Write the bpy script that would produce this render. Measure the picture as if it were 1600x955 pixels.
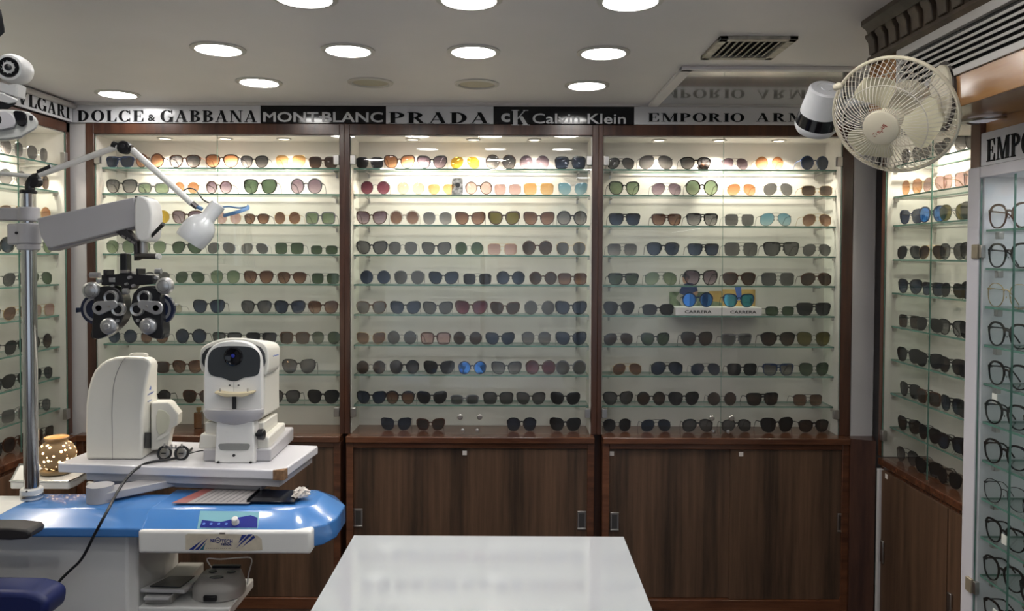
import bpy, bmesh, math, random
from mathutils import Vector, Matrix
from math import sin, cos, pi, radians
random.seed(7)
for o in list(bpy.data.objects): bpy.data.objects.remove(o)
scn = bpy.context.scene
COL = scn.collection

# ------------------------------------------------------------------ camera
EZ = 1.66                      # eye height
F = 1200.0; CX = 800.0; YP = 429.0
PITCH = radians(1.4); ROLL = .0040
fwd = Vector((-.0025, cos(PITCH), -sin(PITCH))).normalized()
r0 = fwd.cross(Vector((0, 0, 1))).normalized(); u0 = r0.cross(fwd)
RGT = r0*cos(ROLL) + u0*sin(ROLL); UP = u0*cos(ROLL) - r0*sin(ROLL)
cam = bpy.data.cameras.new('camera'); camo = bpy.data.objects.new('camera', cam); COL.objects.link(camo)
M = Matrix((RGT, UP, -fwd)).transposed().to_4x4(); M.translation = Vector((0, 0, EZ)); camo.matrix_world = M
cam.sensor_fit = 'HORIZONTAL'; cam.sensor_width = 36; cam.lens = 36*F/1600
cam.shift_y = (YP-477.5)/1600; cam.clip_start = .05
scn.camera = camo
def at(px, py, Y):
    v = fwd + RGT*((px-CX)/F) + UP*((YP-py)/F)
    return Vector((0, 0, EZ)) + v*(Y/v.y)
def atx(px, py, X):
    v = fwd + RGT*((px-CX)/F) + UP*((YP-py)/F)
    return Vector((0, 0, EZ)) + v*(X/v.x)
def atz(px, py, z):
    v = fwd + RGT*((px-CX)/F) + UP*((YP-py)/F)
    return Vector((0, 0, EZ)) + v*((z-EZ)/v.z)
def Z(rel): return EZ + rel

# ------------------------------------------------------------------ world, exposure, lights
scn.view_settings.view_transform = 'Standard'; scn.view_settings.look = 'None'
scn.view_settings.gamma = 1; scn.view_settings.use_curve_mapping = False
scn.view_settings.exposure = 0.0
scn.cycles.use_denoising = True
scn.cycles.max_bounces = 9; scn.cycles.diffuse_bounces = 4; scn.cycles.glossy_bounces = 4
scn.cycles.transparent_max_bounces = 40; scn.cycles.sample_clamp_indirect = 6
W_ = bpy.data.worlds.new('World'); scn.world = W_; W_.use_nodes = True
W_.node_tree.nodes['Background'].inputs[0].default_value = (.75, .85, 1, 1)
W_.node_tree.nodes['Background'].inputs[1].default_value = .5
CEIL_L = 46.0       # radiance of the round ceiling lamps
CAB_W = 21.0         # watts of each cabinet spot
CABDISC = 3.0
def spot(name, loc, w, col=(1, .90, .77), size=132, blend=.45, tilt=(0, 0, 0), r=.02):
    l = bpy.data.lights.new(name, 'SPOT'); l.energy = w; l.color = col; l.spot_size = radians(size); l.spot_blend = blend
    l.shadow_soft_size = r
    o = bpy.data.objects.new(name, l); COL.objects.link(o); o.location = loc; o.rotation_euler = tilt
    return o
def area(name, loc, rot, sx, sy, w, col):
    l = bpy.data.lights.new(name, 'AREA'); l.shape = 'RECTANGLE'; l.size = sx; l.size_y = sy; l.energy = w; l.color = col
    o = bpy.data.objects.new(name, l); COL.objects.link(o); o.location = loc; o.rotation_euler = rot
    return o
area('shopfront_daylight', (.2, -2.3, 1.5), (radians(90), 0, 0), 3.4, 1.7, 7, (.8, .9, 1))
for x_, w_ in ((-1.9, 1), (-1.2, 1), (1.05, 1)): pass

# ------------------------------------------------------------------ materials
MC = {}
def mat(name, col, rough=.5, metal=0, emit=0, spec=.5, coat=0, noise=0, nscale=8, bump=0):
    if name in MC: return MC[name]
    m = bpy.data.materials.new(name); m.use_nodes = True; nt = m.node_tree; b = nt.nodes['Principled BSDF']
    b.inputs['Base Color'].default_value = (*col, 1); b.inputs['Roughness'].default_value = rough
    b.inputs['Metallic'].default_value = metal; b.inputs['Specular IOR Level'].default_value = spec
    b.inputs['Coat Weight'].default_value = coat; b.inputs['Coat Roughness'].default_value = .06
    if emit:
        b.inputs['Emission Color'].default_value = (*col, 1); b.inputs['Emission Strength'].default_value = emit
    if noise or bump:
        tc = nt.nodes.new('ShaderNodeTexCoord'); n = nt.nodes.new('ShaderNodeTexNoise'); n.inputs['Scale'].default_value = nscale
        n.inputs['Detail'].default_value = 6
        nt.links.new(tc.outputs['Object'], n.inputs['Vector'])
        if noise:
            r = nt.nodes.new('ShaderNodeValToRGB')
            r.color_ramp.elements[0].position = .3; r.color_ramp.elements[1].position = .7
            r.color_ramp.elements[0].color = (*[c*(1-noise) for c in col], 1); r.color_ramp.elements[1].color = (*[min(1, c*(1+noise)) for c in col], 1)
            nt.links.new(n.outputs['Fac'], r.inputs['Fac']); nt.links.new(r.outputs['Color'], b.inputs['Base Color'])
        if bump:
            bp = nt.nodes.new('ShaderNodeBump'); bp.inputs['Strength'].default_value = bump; bp.inputs['Distance'].default_value = .01
            nt.links.new(n.outputs['Fac'], bp.inputs['Height']); nt.links.new(bp.outputs['Normal'], b.inputs['Normal'])
    MC[name] = m; return m
def wood(name, c1, c2, scale=(45, 45, 2.2), rough=.35, coat=.15):
    if name in MC: return MC[name]
    m = bpy.data.materials.new(name); m.use_nodes = True; nt = m.node_tree; b = nt.nodes['Principled BSDF']
    tc = nt.nodes.new('ShaderNodeTexCoord'); mp = nt.nodes.new('ShaderNodeMapping'); mp.inputs['Scale'].default_value = scale
    n = nt.nodes.new('ShaderNodeTexNoise'); n.inputs['Scale'].default_value = 1; n.inputs['Detail'].default_value = 8; n.inputs['Roughness'].default_value = .65
    n2 = nt.nodes.new('ShaderNodeTexWave'); n2.inputs['Scale'].default_value = .035; n2.inputs['Distortion'].default_value = 9; n2.inputs['Detail'].default_value = 3
    mx = nt.nodes.new('ShaderNodeMath'); mx.operation = 'MULTIPLY_ADD'; mx.inputs[1].default_value = .22
    r = nt.nodes.new('ShaderNodeValToRGB'); r.color_ramp.elements[0].position = .4; r.color_ramp.elements[1].position = .85
    r.color_ramp.elements[0].color = (*c1, 1); r.color_ramp.elements[1].color = (*c2, 1)
    L = nt.links.new
    L(tc.outputs['Object'], mp.inputs['Vector']); L(mp.outputs['Vector'], n.inputs['Vector']); L(mp.outputs['Vector'], n2.inputs['Vector'])
    L(n2.outputs['Fac'], mx.inputs[0]); L(n.outputs['Fac'], mx.inputs[2]); L(mx.outputs['Value'], r.inputs['Fac']); L(r.outputs['Color'], b.inputs['Base Color'])
    b.inputs['Roughness'].default_value = rough; b.inputs['Coat Weight'].default_value = coat; b.inputs['Coat Roughness'].default_value = .15
    MC[name] = m; return m
def sheet(name, top, bot=None, refl=.04, rough=0.0, diff=0.0, dcol=(1, 1, 1), mirror=0, maxr=.85):
    """clear or tinted transparent sheet with Schlick reflection; colour may grade from bottom to top of the piece"""
    if name in MC: return MC[name]
    m = bpy.data.materials.new(name); m.use_nodes = True; nt = m.node_tree; nt.nodes.clear(); N = nt.nodes.new; L = nt.links.new
    out = N('ShaderNodeOutputMaterial'); tr = N('ShaderNodeBsdfTransparent'); gl = N('ShaderNodeBsdfGlossy'); gl.inputs['Roughness'].default_value = rough
    if bot is None: tr.inputs[0].default_value = (*top, 1)
    else:
        tc = N('ShaderNodeTexCoord'); sp = N('ShaderNodeSeparateXYZ'); r = N('ShaderNodeValToRGB')
        L(tc.outputs['Generated'], sp.inputs[0]); L(sp.outputs['Z'], r.inputs['Fac']); L(r.outputs[0], tr.inputs[0])
        r.color_ramp.elements[0].color = (*bot, 1); r.color_ramp.elements[1].color = (*top, 1)
        r.color_ramp.elements[0].position = .1; r.color_ramp.elements[1].position = .85
    lw = N('ShaderNodeLayerWeight'); lw.inputs[0].default_value = .5
    pw = N('ShaderNodeMath'); pw.operation = 'POWER'; pw.inputs[1].default_value = 5
    ma = N('ShaderNodeMath'); ma.operation = 'MULTIPLY_ADD'; ma.inputs[1].default_value = maxr-refl; ma.inputs[2].default_value = refl+mirror
    L(lw.outputs['Facing'], pw.inputs[0]); L(pw.outputs[0], ma.inputs[0])
    mx = N('ShaderNodeMixShader'); L(ma.outputs[0], mx.inputs[0])
    base = tr
    if diff:
        d = N('ShaderNodeBsdfDiffuse'); d.inputs[0].default_value = (*dcol, 1); m2 = N('ShaderNodeMixShader'); m2.inputs[0].default_value = diff
        L(tr.outputs[0], m2.inputs[1]); L(d.outputs[0], m2.inputs[2]); base = m2
    if mirror: gl.inputs[0].default_value = (*dcol, 1)
    L(base.outputs[0], mx.inputs[1]); L(gl.outputs[0], mx.inputs[2]); L(mx.outputs[0], out.inputs[0])
    MC[name] = m; return m

WHITE = mat('painted ceiling', (.72, .69, .70), .45, noise=.03, nscale=3)
PILLAR = mat('grey painted wall', (.50, .48, .48), .6, noise=.04, nscale=5)
WOODF = wood('dark redwood frame', (.035, .013, .008), (.10, .040, .022), (30, 30, 2.5), .3)
WOODL = wood('redwood ledge', (.06, .022, .012), (.17, .065, .03), (3, 30, 30), .25, .3)
WOODD = wood('walnut laminate', (.038, .023, .015), (.145, .080, .048), (34, 34, 1.6), .4, .1)
WOODS = wood('honey wood', (.28, .13, .045), (.45, .23, .09), (20, 1.6, 20), .25, .5)
WOODC = wood('aged carved wood', (.035, .024, .018), (.12, .085, .055), (12, 12, 12), .5)
CREAM = mat('cream laminate', (.63, .60, .555), .5, noise=.04, nscale=4)
COOLW = mat('cool white laminate', (.66, .67, .69), .4)
GLASS = sheet('clear glass', (.992, .994, .992), refl=.022)
SHELFG = sheet('shelf glass', (.945, .968, .955), refl=.05)
GEDGE = mat('green glass edge', (.10, .21, .17), .15, noise=.3, nscale=20)
CHROME = mat('chrome', (.55, .55, .56), .16, 1)
STEEL = mat('brushed steel', (.48, .46, .44), .32, 1)
BLACK = mat('black plastic', (.012, .012, .014), .35)
BLACKG = mat('black gloss', (.006, .006, .008), .1)
GREYP = mat('pale grey enamel', (.42, .41, .43), .35)
WHITEP = mat('white enamel', (.76, .75, .73), .3)
IVORY = mat('ivory plastic', (.72, .70, .64), .35)
SIGNW = mat('white sign', (.56, .56, .59), .15, spec=.4)
SIGNK = mat('black sign', (.004, .004, .005), .1, spec=.3)
INK = mat('black lettering', (.004, .004, .005), .6, spec=.15)
SILVERL = mat('silver lettering', (.45, .45, .47), .35)
BLUE = mat('blue gelcoat', (.055, .20, .52), .22, coat=.6)
LAMPON = mat('lit diffuser', (1, .985, .95), .5, emit=CEIL_L)
LAMPOFF = mat('unlit diffuser', (.42, .38, .28), .5)
RIMW = mat('lamp rim', (.55, .53, .50), .4)
CABON = mat('lit cabinet bulb', (1, .9, .72), .5, emit=CABDISC)

# ------------------------------------------------------------------ mesh helpers
class MB:
    def __init__(s): s.v = []; s.f = []; s.mi = []; s.m = 0
    def add(s, vs, fs, m=None):
        b = len(s.v); s.v += [Vector(v) for v in vs]
        for f in fs: s.f.append([b+i for i in f]); s.mi.append(s.m if m is None else m)
        return s
    def box(s, a, b, m=None, fm=None):
        x0, y0, z0 = [min(a[i], b[i]) for i in range(3)]; x1, y1, z1 = [max(a[i], b[i]) for i in range(3)]
        vs = [(x0, y0, z0), (x1, y0, z0), (x1, y1, z0), (x0, y1, z0), (x0, y0, z1), (x1, y0, z1), (x1, y1, z1), (x0, y1, z1)]
        fs = [(0, 3, 2, 1), (4, 5, 6, 7), (0, 1, 5, 4), (1, 2, 6, 5), (2, 3, 7, 6), (3, 0, 4, 7)]
        s.add(vs, fs, m)
        if fm is not None:
            for k, mm in enumerate(fm): s.mi[-6+k] = mm
        return s
    def obox(s, c, ax, ay, az, m=None):
        """oriented box: centre and three half-extent vectors"""
        c, ax, ay, az = map(Vector, (c, ax, ay, az))
        vs = [c+ax*i+ay*j+az*k for k in (-1, 1) for i, j in ((-1, -1), (1, -1), (1, 1), (-1, 1))]
        return s.add(vs, [(0, 3, 2, 1), (4, 5, 6, 7), (0, 1, 5, 4), (1, 2, 6, 5), (2, 3, 7, 6), (3, 0, 4, 7)], m)
    def prism(s, pts, vec, m=None):
        vec = Vector(vec); n = len(pts); a = [Vector(p) for p in pts]; b = [p+vec for p in a]
        return s.add(a+b, [list(range(n))[::-1], list(range(n, 2*n))] + [(i, (i+1) % n, n+(i+1) % n, n+i) for i in range(n)], m)
    def loft(s, rings, m=None, cap=True):
        n = len(rings[0]); vs = [p for r in rings for p in r]; fs = []
        for k in range(len(rings)-1):
            for i in range(n): fs.append((k*n+i, k*n+(i+1) % n, (k+1)*n+(i+1) % n, (k+1)*n+i))
        if cap: fs += [list(range(n))[::-1], [(len(rings)-1)*n+i for i in range(n)]]
        return s.add(vs, fs, m)
    def lathe(s, prof, o, d=(0, 0, 1), seg=32, m=None, cap=True):
        """prof: (radius, height) along d from o"""
        o = Vector(o); d = Vector(d).normalized(); a = d.orthogonal().normalized(); b = d.cross(a)
        rings = [[o+d*h+(a*cos(2*pi*i/seg)+b*sin(2*pi*i/seg))*max(r, 1e-5) for i in range(seg)] for r, h in prof]
        return s.loft(rings, m, cap)
    def cyl(s, p0, p1, r, r1=None, seg=24, m=None):
        p0, p1 = Vector(p0), Vector(p1)
        return s.lathe([(r, 0), (r if r1 is None else r1, (p1-p0).length)], p0, p1-p0, seg, m)
    def tube(s, path, r, seg=8, m=None, rz=None, closed=False):
        P = [Vector(p) for p in path]; n = len(P); rings = []; a = None
        for i in range(n):
            t = (P[(i+1) % n]-P[i-1]) if closed else (P[min(i+1, n-1)]-P[max(i-1, 0)])
            t.normalize()
            if a is None: a = Vector((0, 0, 1)) if abs(t.z) < .9 else Vector((1, 0, 0))
            a = (a-t*a.dot(t)).normalized(); b = t.cross(a)
            rings.append([P[i]+a*cos(2*pi*k/seg+pi/seg)*(rz or r)+b*sin(2*pi*k/seg+pi/seg)*r for k in range(seg)])
        if closed: rings.append(rings[0])
        return s.loft(rings, m, not closed)
def smooth_path(P, n=6):
    P = [Vector(p) for p in P]; out = []
    for i in range(len(P)-1):
        p0, p1, p2, p3 = P[max(i-1, 0)], P[i], P[i+1], P[min(i+2, len(P)-1)]
        for k in range(n):
            t = k/n; out.append(.5*((2*p1)+(p2-p0)*t+(2*p0-5*p1+4*p2-p3)*t*t+(3*p1-p0-3*p2+p3)*t**3))
    return out+[P[-1]]
def to_mesh(name, mb, mats, off=Vector((0, 0, 0)), smooth=True, ang=35):
    me = bpy.data.meshes.new(name); me.from_pydata([v-off for v in mb.v], [], mb.f)
    for m in (mats if isinstance(mats, (list, tuple)) else [mats]): me.materials.append(m)
    for p, k in zip(me.polygons, mb.mi): p.material_index = k; p.use_smooth = smooth
    bm = bmesh.new(); bm.from_mesh(me); bmesh.ops.recalc_face_normals(bm, faces=bm.faces); bm.to_mesh(me); bm.free()
    if smooth: me.set_sharp_from_angle(angle=radians(ang))
    me.update(); return me
def wloc(o):
    v = Vector((0, 0, 0))
    while o is not None: v = v+o.location; o = o.parent
    return v
def obj(name, mb, mats, parent=None, bevel=0, smooth=True, seg=2, solid=0):
    off = wloc(parent)
    base = Vector((0, 0, 0))
    if parent is None:
        xs = [v.x for v in mb.v]; ys = [v.y for v in mb.v]; zs = [v.z for v in mb.v]
        base = Vector(((min(xs)+max(xs))/2, (min(ys)+max(ys))/2, min(zs)))
    me = to_mesh(name, mb, mats, off+base, smooth)
    o = bpy.data.objects.new(name, me); COL.objects.link(o); o.location = base
    if parent: o.parent = parent
    if bevel:
        b = o.modifiers.new('Bevel', 'BEVEL'); b.width = bevel; b.segments = seg; b.limit_method = 'ANGLE'; b.angle_limit = radians(40)
    if solid:
        b = o.modifiers.new('Solid', 'SOLIDIFY'); b.thickness = solid; b.offset = 0
    return o
def thing(name, label, cat, loc, group=None):
    o = bpy.data.objects.new(name, None); COL.objects.link(o); o.location = loc; o.empty_display_size = .05
    tag(o, label, cat, group); return o
def tag(o, label, cat, group=None):
    o['label'] = label; o['category'] = cat
    if group: o['group'] = group
    return o
def struct(name, mb, m, parent=None, bevel=0):
    o = obj(name, mb, m, parent, bevel); 
    if parent is None: o['kind'] = 'structure'
    return o

# ------------------------------------------------------------------ lettering
def arc(cx, cz, rx, rz, tx, tz, a0, a1, n=20):
    out = []
    for i in range(n):
        q = []
        for a in (a0+(a1-a0)*i/n, a0+(a1-a0)*(i+1)/n):
            a = radians(a); q.append(((cx+rx*cos(a), cz+rz*sin(a)), (cx+(rx-tx)*cos(a), cz+(rz-tz)*sin(a))))
        out.append([q[0][0], q[1][0], q[1][1], q[0][1]])
    return out
def rc(x0, z0, x1, z1): return [[(x0, z0), (x1, z0), (x1, z1), (x0, z1)]]
def dg(xa, za, xb, zb, w): return [[(xa, za), (xa+w, za), (xb+w, zb), (xb, zb)]]
T, t_, S = .25, .075, .07
def serif(x0, x1, w=.09):  # thin foot and head serifs of a stem
    return rc(x0-w, 0, x1+w, .05)+rc(x0-w, .95, x1+w, 1)
def glyph(c):
    if c == 'D': return rc(.1, 0, .1+T, 1)+serif(.1, .1+T)+arc(.3, .5, .58, .5, T, t_, -90, 90), .95
    if c == 'O': return arc(.5, .5, .5, .52, T, t_, 0, 360, 36), 1.0
    if c == 'C': return arc(.5, .5, .5, .52, T, t_, 42, 318, 32)+rc(.84, .68, .89, 1.0)+rc(.84, 0, .89, .3), .95
    if c == 'G': return arc(.5, .5, .5, .52, T, t_, 42, 318, 32)+rc(.84, .68, .89, 1.0)+rc(.72, 0, .72+T-.02, .42)+rc(.62, .38, 1.0, .43), 1.0
    if c == 'L': return rc(.1, 0, .1+T, 1)+serif(.1, .1+T)+rc(.1, 0, .8, .06)+[[(.8, 0), (.8, .36), (.76, .36), (.62, 0)]], .82
    if c == 'E': return rc(.1, 0, .1+T, 1)+serif(.1, .1+T)+rc(.1, 0, .82, .06)+rc(.1, .94, .8, 1)+rc(.1, .48, .6, .53)+[[(.82, 0), (.82, .33), (.78, .33), (.64, 0)], [(.8, 1), (.8, .7), (.76, .7), (.62, 1)]]+rc(.56, .36, .6, .66), .86
    if c == 'A': return dg(.08, 0, .46, 1, .07)+dg(.68, 0, .36, 1, .22)+rc(.2, .3, .75, .35)+rc(0, 0, .27, .05)+rc(.58, 0, 1.0, .05), 1.0
    if c == 'B': return rc(.1, 0, .1+T, 1)+serif(.1, .1+T)+arc(.32, .27, .52, .27, T, t_, -90, 90)+arc(.32, .76, .46, .24, T-.02, t_-.01, -90, 90), .88
    if c == 'P': return rc(.1, 0, .1+T, 1)+serif(.1, .1+T)+arc(.3, .72, .52, .28, T, t_, -90, 90), .85
    if c == 'R': return rc(.1, 0, .1+T, 1)+serif(.1, .1+T)+arc(.3, .73, .5, .27, T, t_, -90, 90)+dg(.68, 0, .36, .5, .22)+rc(.64, 0, 1.0, .05), 1.0
    if c == 'N': return rc(.12, 0, .18, 1)+rc(.82, 0, .88, 1)+dg(.72, 0, .08, 1, .22)+rc(0, 0, .32, .05)+rc(.68, .95, 1.02, 1)+rc(0, .95, .2, 1), 1.02
    if c == 'M': return rc(.12, 0, .18, 1)+rc(.9, 0, .9+T, 1)+dg(.52, 0, .1, 1, .2)+dg(.56, 0, .93, 1, .07)+rc(0, 0, .32, .05)+rc(.8, 0, 1.2, .05)+rc(.95, .95, 1.2, 1)+rc(0, .95, .2, 1), 1.2
    if c == 'V': return dg(.38, 0, .08, 1, .22)+dg(.46, 0, .86, 1, .07)+rc(0, .95, .42, 1)+rc(.74, .95, 1.02, 1), 1.0
    if c == 'I': return rc(.1, 0, .1+T, 1)+serif(.1, .1+T), .4
    if c == 'K': return rc(.1, 0, .1+T, 1)+serif(.1, .1+T)+dg(.28, .4, .74, 1, .08)+dg(.72, 0, .4, .58, .24)+rc(.62, 0, 1.05, .05)+rc(.66, .95, .96, 1), 1.05
    return [], .45
def serif_text(txt, sp=.12):
    polys = []; x = 0
    for c in txt:
        g, w = glyph(c)
        polys += [[(px+x, pz) for px, pz in q] for q in g]; x += w+sp
    return polys, x-sp
def put_serif(name, txt, org, u, wid, hgt, m, parent, sp=.12, d=.0012, bold=1):
    """letters start at org (lower left), run along unit u, rise along Z"""
    polys, w = serif_text(txt, sp); u = Vector(u); n = u.cross(Vector((0, 0, 1))); mb = MB(); org = Vector(org)
    for i_, q in enumerate(polys):
        mb.add([org+u*(x/w*wid)+Vector((0, 0, z*hgt))+n*(d+.00009*(i_ % 13)) for x, z in q], [range(4)])
    return obj(name, mb, m, parent, solid=.0015, smooth=False)
def put_sans(name, txt, org, u, wid, hgt, m, parent, offset=.03, v=(0, 0, 1), d=.0012, depth=.0008):
    cu = bpy.data.curves.new(name, 'FONT'); cu.body = txt; cu.offset = offset; cu.resolution_u = 3
    to = bpy.data.objects.new('tmp', cu); COL.objects.link(to)
    dg_ = bpy.context.evaluated_depsgraph_get(); me = bpy.data.meshes.new_from_object(to.evaluated_get(dg_)); bpy.data.objects.remove(to)
    xs = [q.co.x for q in me.vertices]; ys = [q.co.y for q in me.vertices]
    x0, x1, y0, y1 = min(xs), max(xs), min(ys), max(ys); u = Vector(u).normalized(); v = Vector(v).normalized(); n = u.cross(v); org = Vector(org)
    mb = MB()
    for bu, bv_ in ([(0, 0)] if offset else [(-1, -.6), (1, -.6), (0, 0), (-1, .6), (1, .6)]):
        k = hgt*.035 if hgt > .03 else 0
        mb.add([org+u*((q.co.x-x0)/(x1-x0)*wid+bu*k)+v*((q.co.y-y0)/(y1-y0)*hgt+bv_*k)+n*(d+.0003*(len(mb.v)//max(1, len(me.vertices)))) for q in me.vertices], [list(p.vertices) for p in me.polygons])
    return obj(name, mb, m, parent, solid=depth, smooth=False)

# ------------------------------------------------------------------ room shell
CZ = Z(.705); BY = 3.60; LX = -2.07; RX = 1.67
struct('floor', MB().box((-3, -2.6, -.05), (3, 4.1, 0)), mat('dark floor tile', (.035, .022, .017), .3, noise=.3, nscale=6))
struct('ceiling', MB().box((-3, -2.6, CZ), (3, 4.1, CZ+.06)), WHITE)
struct('wall_back', MB().box((-3, 3.86, 0), (3, 3.94, CZ)), PILLAR)
struct('wall_left', MB().box((-2.40, -2.6, 0), (-2.32, 3.86, CZ)), PILLAR)
struct('wall_right', MB().box((2.0, -2.6, 0), (2.08, 3.86, CZ)), PILLAR)
wf = MB(); wf.box((-2.4, -2.1, 0), (-1.6, -2.0, CZ)); wf.box((1.95, -2.1, 0), (2.08, -2.0, CZ)); wf.box((-1.6, -2.1, 2.25), (1.95, -2.0, CZ)); wf.box((-1.6, -2.1, 0), (1.95, -2.0, .45))
struct('wall_front', wf, PILLAR)
w1 = struct('window_1', MB().box((-1.6, -2.06, .45), (1.95, -2.05, 2.25)), GLASS)
wm = MB()
for x in (-1.6, -.4, .75, 1.90): wm.box((x, -2.09, .45), (x+.05, -2.02, 2.25))
obj('window_frame', wm, STEEL, w1)
# grey pillar strips in the back corners
xl0, xl1 = LX, at(134, 420, BY).x
struct('wall_pillar_left', MB().box((LX-.02, BY, 0), (at(137, 430, BY).x, 3.85, CZ)), PILLAR)
xr0 = at(1332, 430, BY).x
struct('wall_pillar_right', MB().box((xr0, BY, Z(-.87)), (RX+.02, 3.85, CZ)), PILLAR)
struct('trim_1', MB().box((LX, BY-.03, CZ-.012), (1.7, BY, CZ)), PILLAR)
struct('trim_2', MB().box((LX, .5, CZ-.03), (LX+.035, BY, CZ-.006)), PILLAR, bevel=.008)

# ------------------------------------------------------------------ eyewear
def outline(sh, n=30):
    P = {'A': (.0285, .0250, 2.25), 'R': (.0255, .0245, 2.0), 'W': (.0270, .0235, 3.0), 'C': (.0285, .0240, 2.4), 'S': (.0275, .0220, 3.8),
         'F': (.0285, .0215, 4.5), 'O': (.0305, .0285, 2.15), 'H': (.0255, .0165, 3.6), 'B': (.0265, .0225, 2.7), 'P': (.0255, .0240, 2.3)}[sh]
    a, b, e = P; out = []
    for i in range(n):
        t = 2*pi*i/n; c, s = cos(t), sin(t); ee = min(e, 2.35) if s < 0 and sh in 'WCPB' else (3.0 if s < 0 and sh in 'F' else e)
        x = a*math.copysign(abs(c)**(2/ee), c); z = b*math.copysign(abs(s)**(2/ee), s)
        if sh == 'A': x = x*(1+.05*z/b)+.0028*(-z/b); z = z*(.86 if z > 0 else 1)-(.0018*x/a)
        elif sh == 'W': x *= 1+.10*z/b; z += .0015*x/a
        elif sh == 'C': x *= 1+.10*z/b; z += (.0078*max(0, x/a)**1.6 if z > 0 else .0030*x/a)
        elif sh == 'S': x *= 1+.04*z/b
        elif sh == 'F': x *= 1+.11*z/b
        elif sh == 'O': x *= 1-.03*z/b
        elif sh == 'B': x *= 1+.09*z/b; z = z*(.86 if z > 0 else 1.0)
        elif sh == 'P': x *= 1+.09*z/b
        out.append((x, z*1.12))
    return out, a, b*1.12
EWC = {}
def eyewear_meshes(sh, thick):
    k = (sh, thick)
    if k in EWC: return EWC[k]
    ol, a, b = outline(sh); n = len(ol)
    rw = {0: .0016, 1: .0038, 2: .0050}[thick]; rt = {0: .0011, 1: .0019, 2: .0024}[thick]
    gap = .0155 if thick == 0 else .0145
    cx = gap/2+a+rw; zb = min(z for x, z in ol); zc = -zb+rw; zt = max(z for x, z in ol)+zc
    half = max(x for x, z in ol)+cx+rw+.002
    wrap = lambda x: 1.3*x*x
    def rim(sg):
        rings = []
        for i in range(n):
            x, z = ol[i]; x0, z0 = ol[i-1]; x1, z1 = ol[(i+1) % n]; nx, nz = (z1-z0), -(x1-x0); l = math.hypot(nx, nz); nx /= l; nz /= l
            q = []
            q_ = 1.35 if (z > 0 and thick) else .8
            for (o_, y_) in ((0, -rt), (rw*q_, -rt*.8), (rw*q_, rt*.8), (0, rt)):
                X = x+nx*o_+cx; q.append((sg*X, wrap(X)+y_, z+nz*o_+zc))
            rings.append(q)
        return rings+[rings[0]]
    fr = MB()
    for sg in (1, -1): fr.loft(rim(sg), cap=False)
    xi = gap/2+rw*.3; zbr = zc+b*(.42 if sh in 'CWFSBP' else .35)
    if sh == 'F': fr.box((-cx, wrap(cx)*.3-rt, zt-.0045), (cx, wrap(cx)*.3+rt, zt+.001))
    br = [(-xi-.002, 0, zbr-.002), (-xi*.5, -.001, zbr+.0015), (0, -.0015, zbr+.0025), (xi*.5, -.001, zbr+.0015), (xi+.002, 0, zbr-.002)]
    fr.tube(br, rt*(1.0 if thick else .9), 6, rz=(rw*.9 if thick else .0011))
    if sh == 'A' or (sh in 'SB' and thick == 0):
        fr.tube([(-cx*.72, wrap(cx*.7), zt-.0012), (0, -.001, zt+.001), (cx*.72, wrap(cx*.7), zt-.0012)], .0010, 6)
    xo = max(x for x, z in ol)+cx; zh = zc+b*(.55 if sh != 'C' else .75)
    if sh in 'AR' or sh == 'O': zh = zc+b*.42; xo -= a*.06
    for sg in (1, -1):
        fr.box((sg*(xo-.003), wrap(xo)-rt*.8, zh-.003), (sg*(xo+rw+.001), wrap(xo)+.006, zh+(.003 if thick else .001)))
    for sg in (1, -1):  # nose pads
        fr.lathe([(.001, 0), (.0028, .0008), (.001, .0018)], (sg*(gap/2-.0015), .004, zc-.004), (1, .4, 0), 8)
    def lens(sg):
        mb = MB(); vs = []; th = .0009
        for y_ in (-th, th):
            for x, z in ol: X = x*.995+cx; vs.append((sg*X, wrap(X)+y_, z*.995+zc))
        c0 = (sg*cx, wrap(cx)-th-.0012, zc); c1 = (sg*cx, wrap(cx)+th-.0012, zc); vs += [c0, c1]
        fs = [(i, (i+1) % n, 2*n) for i in range(n)]+[(n+(i+1) % n, n+i, 2*n+1) for i in range(n)]+[(i, n+i, n+(i+1) % n, (i+1) % n) for i in range(n)]
        return mb.add(vs, fs)
    def temple(sg):
        xx = xo+rw*.6; y0 = wrap(xo)+.004; mb = MB()
        rz_ = {0: .0010, 1: .0022, 2: .0034}[thick]; path = [(sg*xx, y0, zh), (sg*xx*1.0, y0+.03, zh-.002), (sg*xx*.97, .064, zh-.006), (sg*xx*.94, .083, zh*.45), (sg*xx*.91, .096, rz_+.0012)]
        return mb.tube(smooth_path(path, 3), .0011 if thick else .0008, 6, rz=rz_)
    r = (to_mesh('frame', fr, BLACK), [to_mesh('lens', lens(s), BLACK) for s in (1, -1)], [to_mesh('temple', temple(s), BLACK) for s in (1, -1)], half)
    EWC[k] = r; return r
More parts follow.
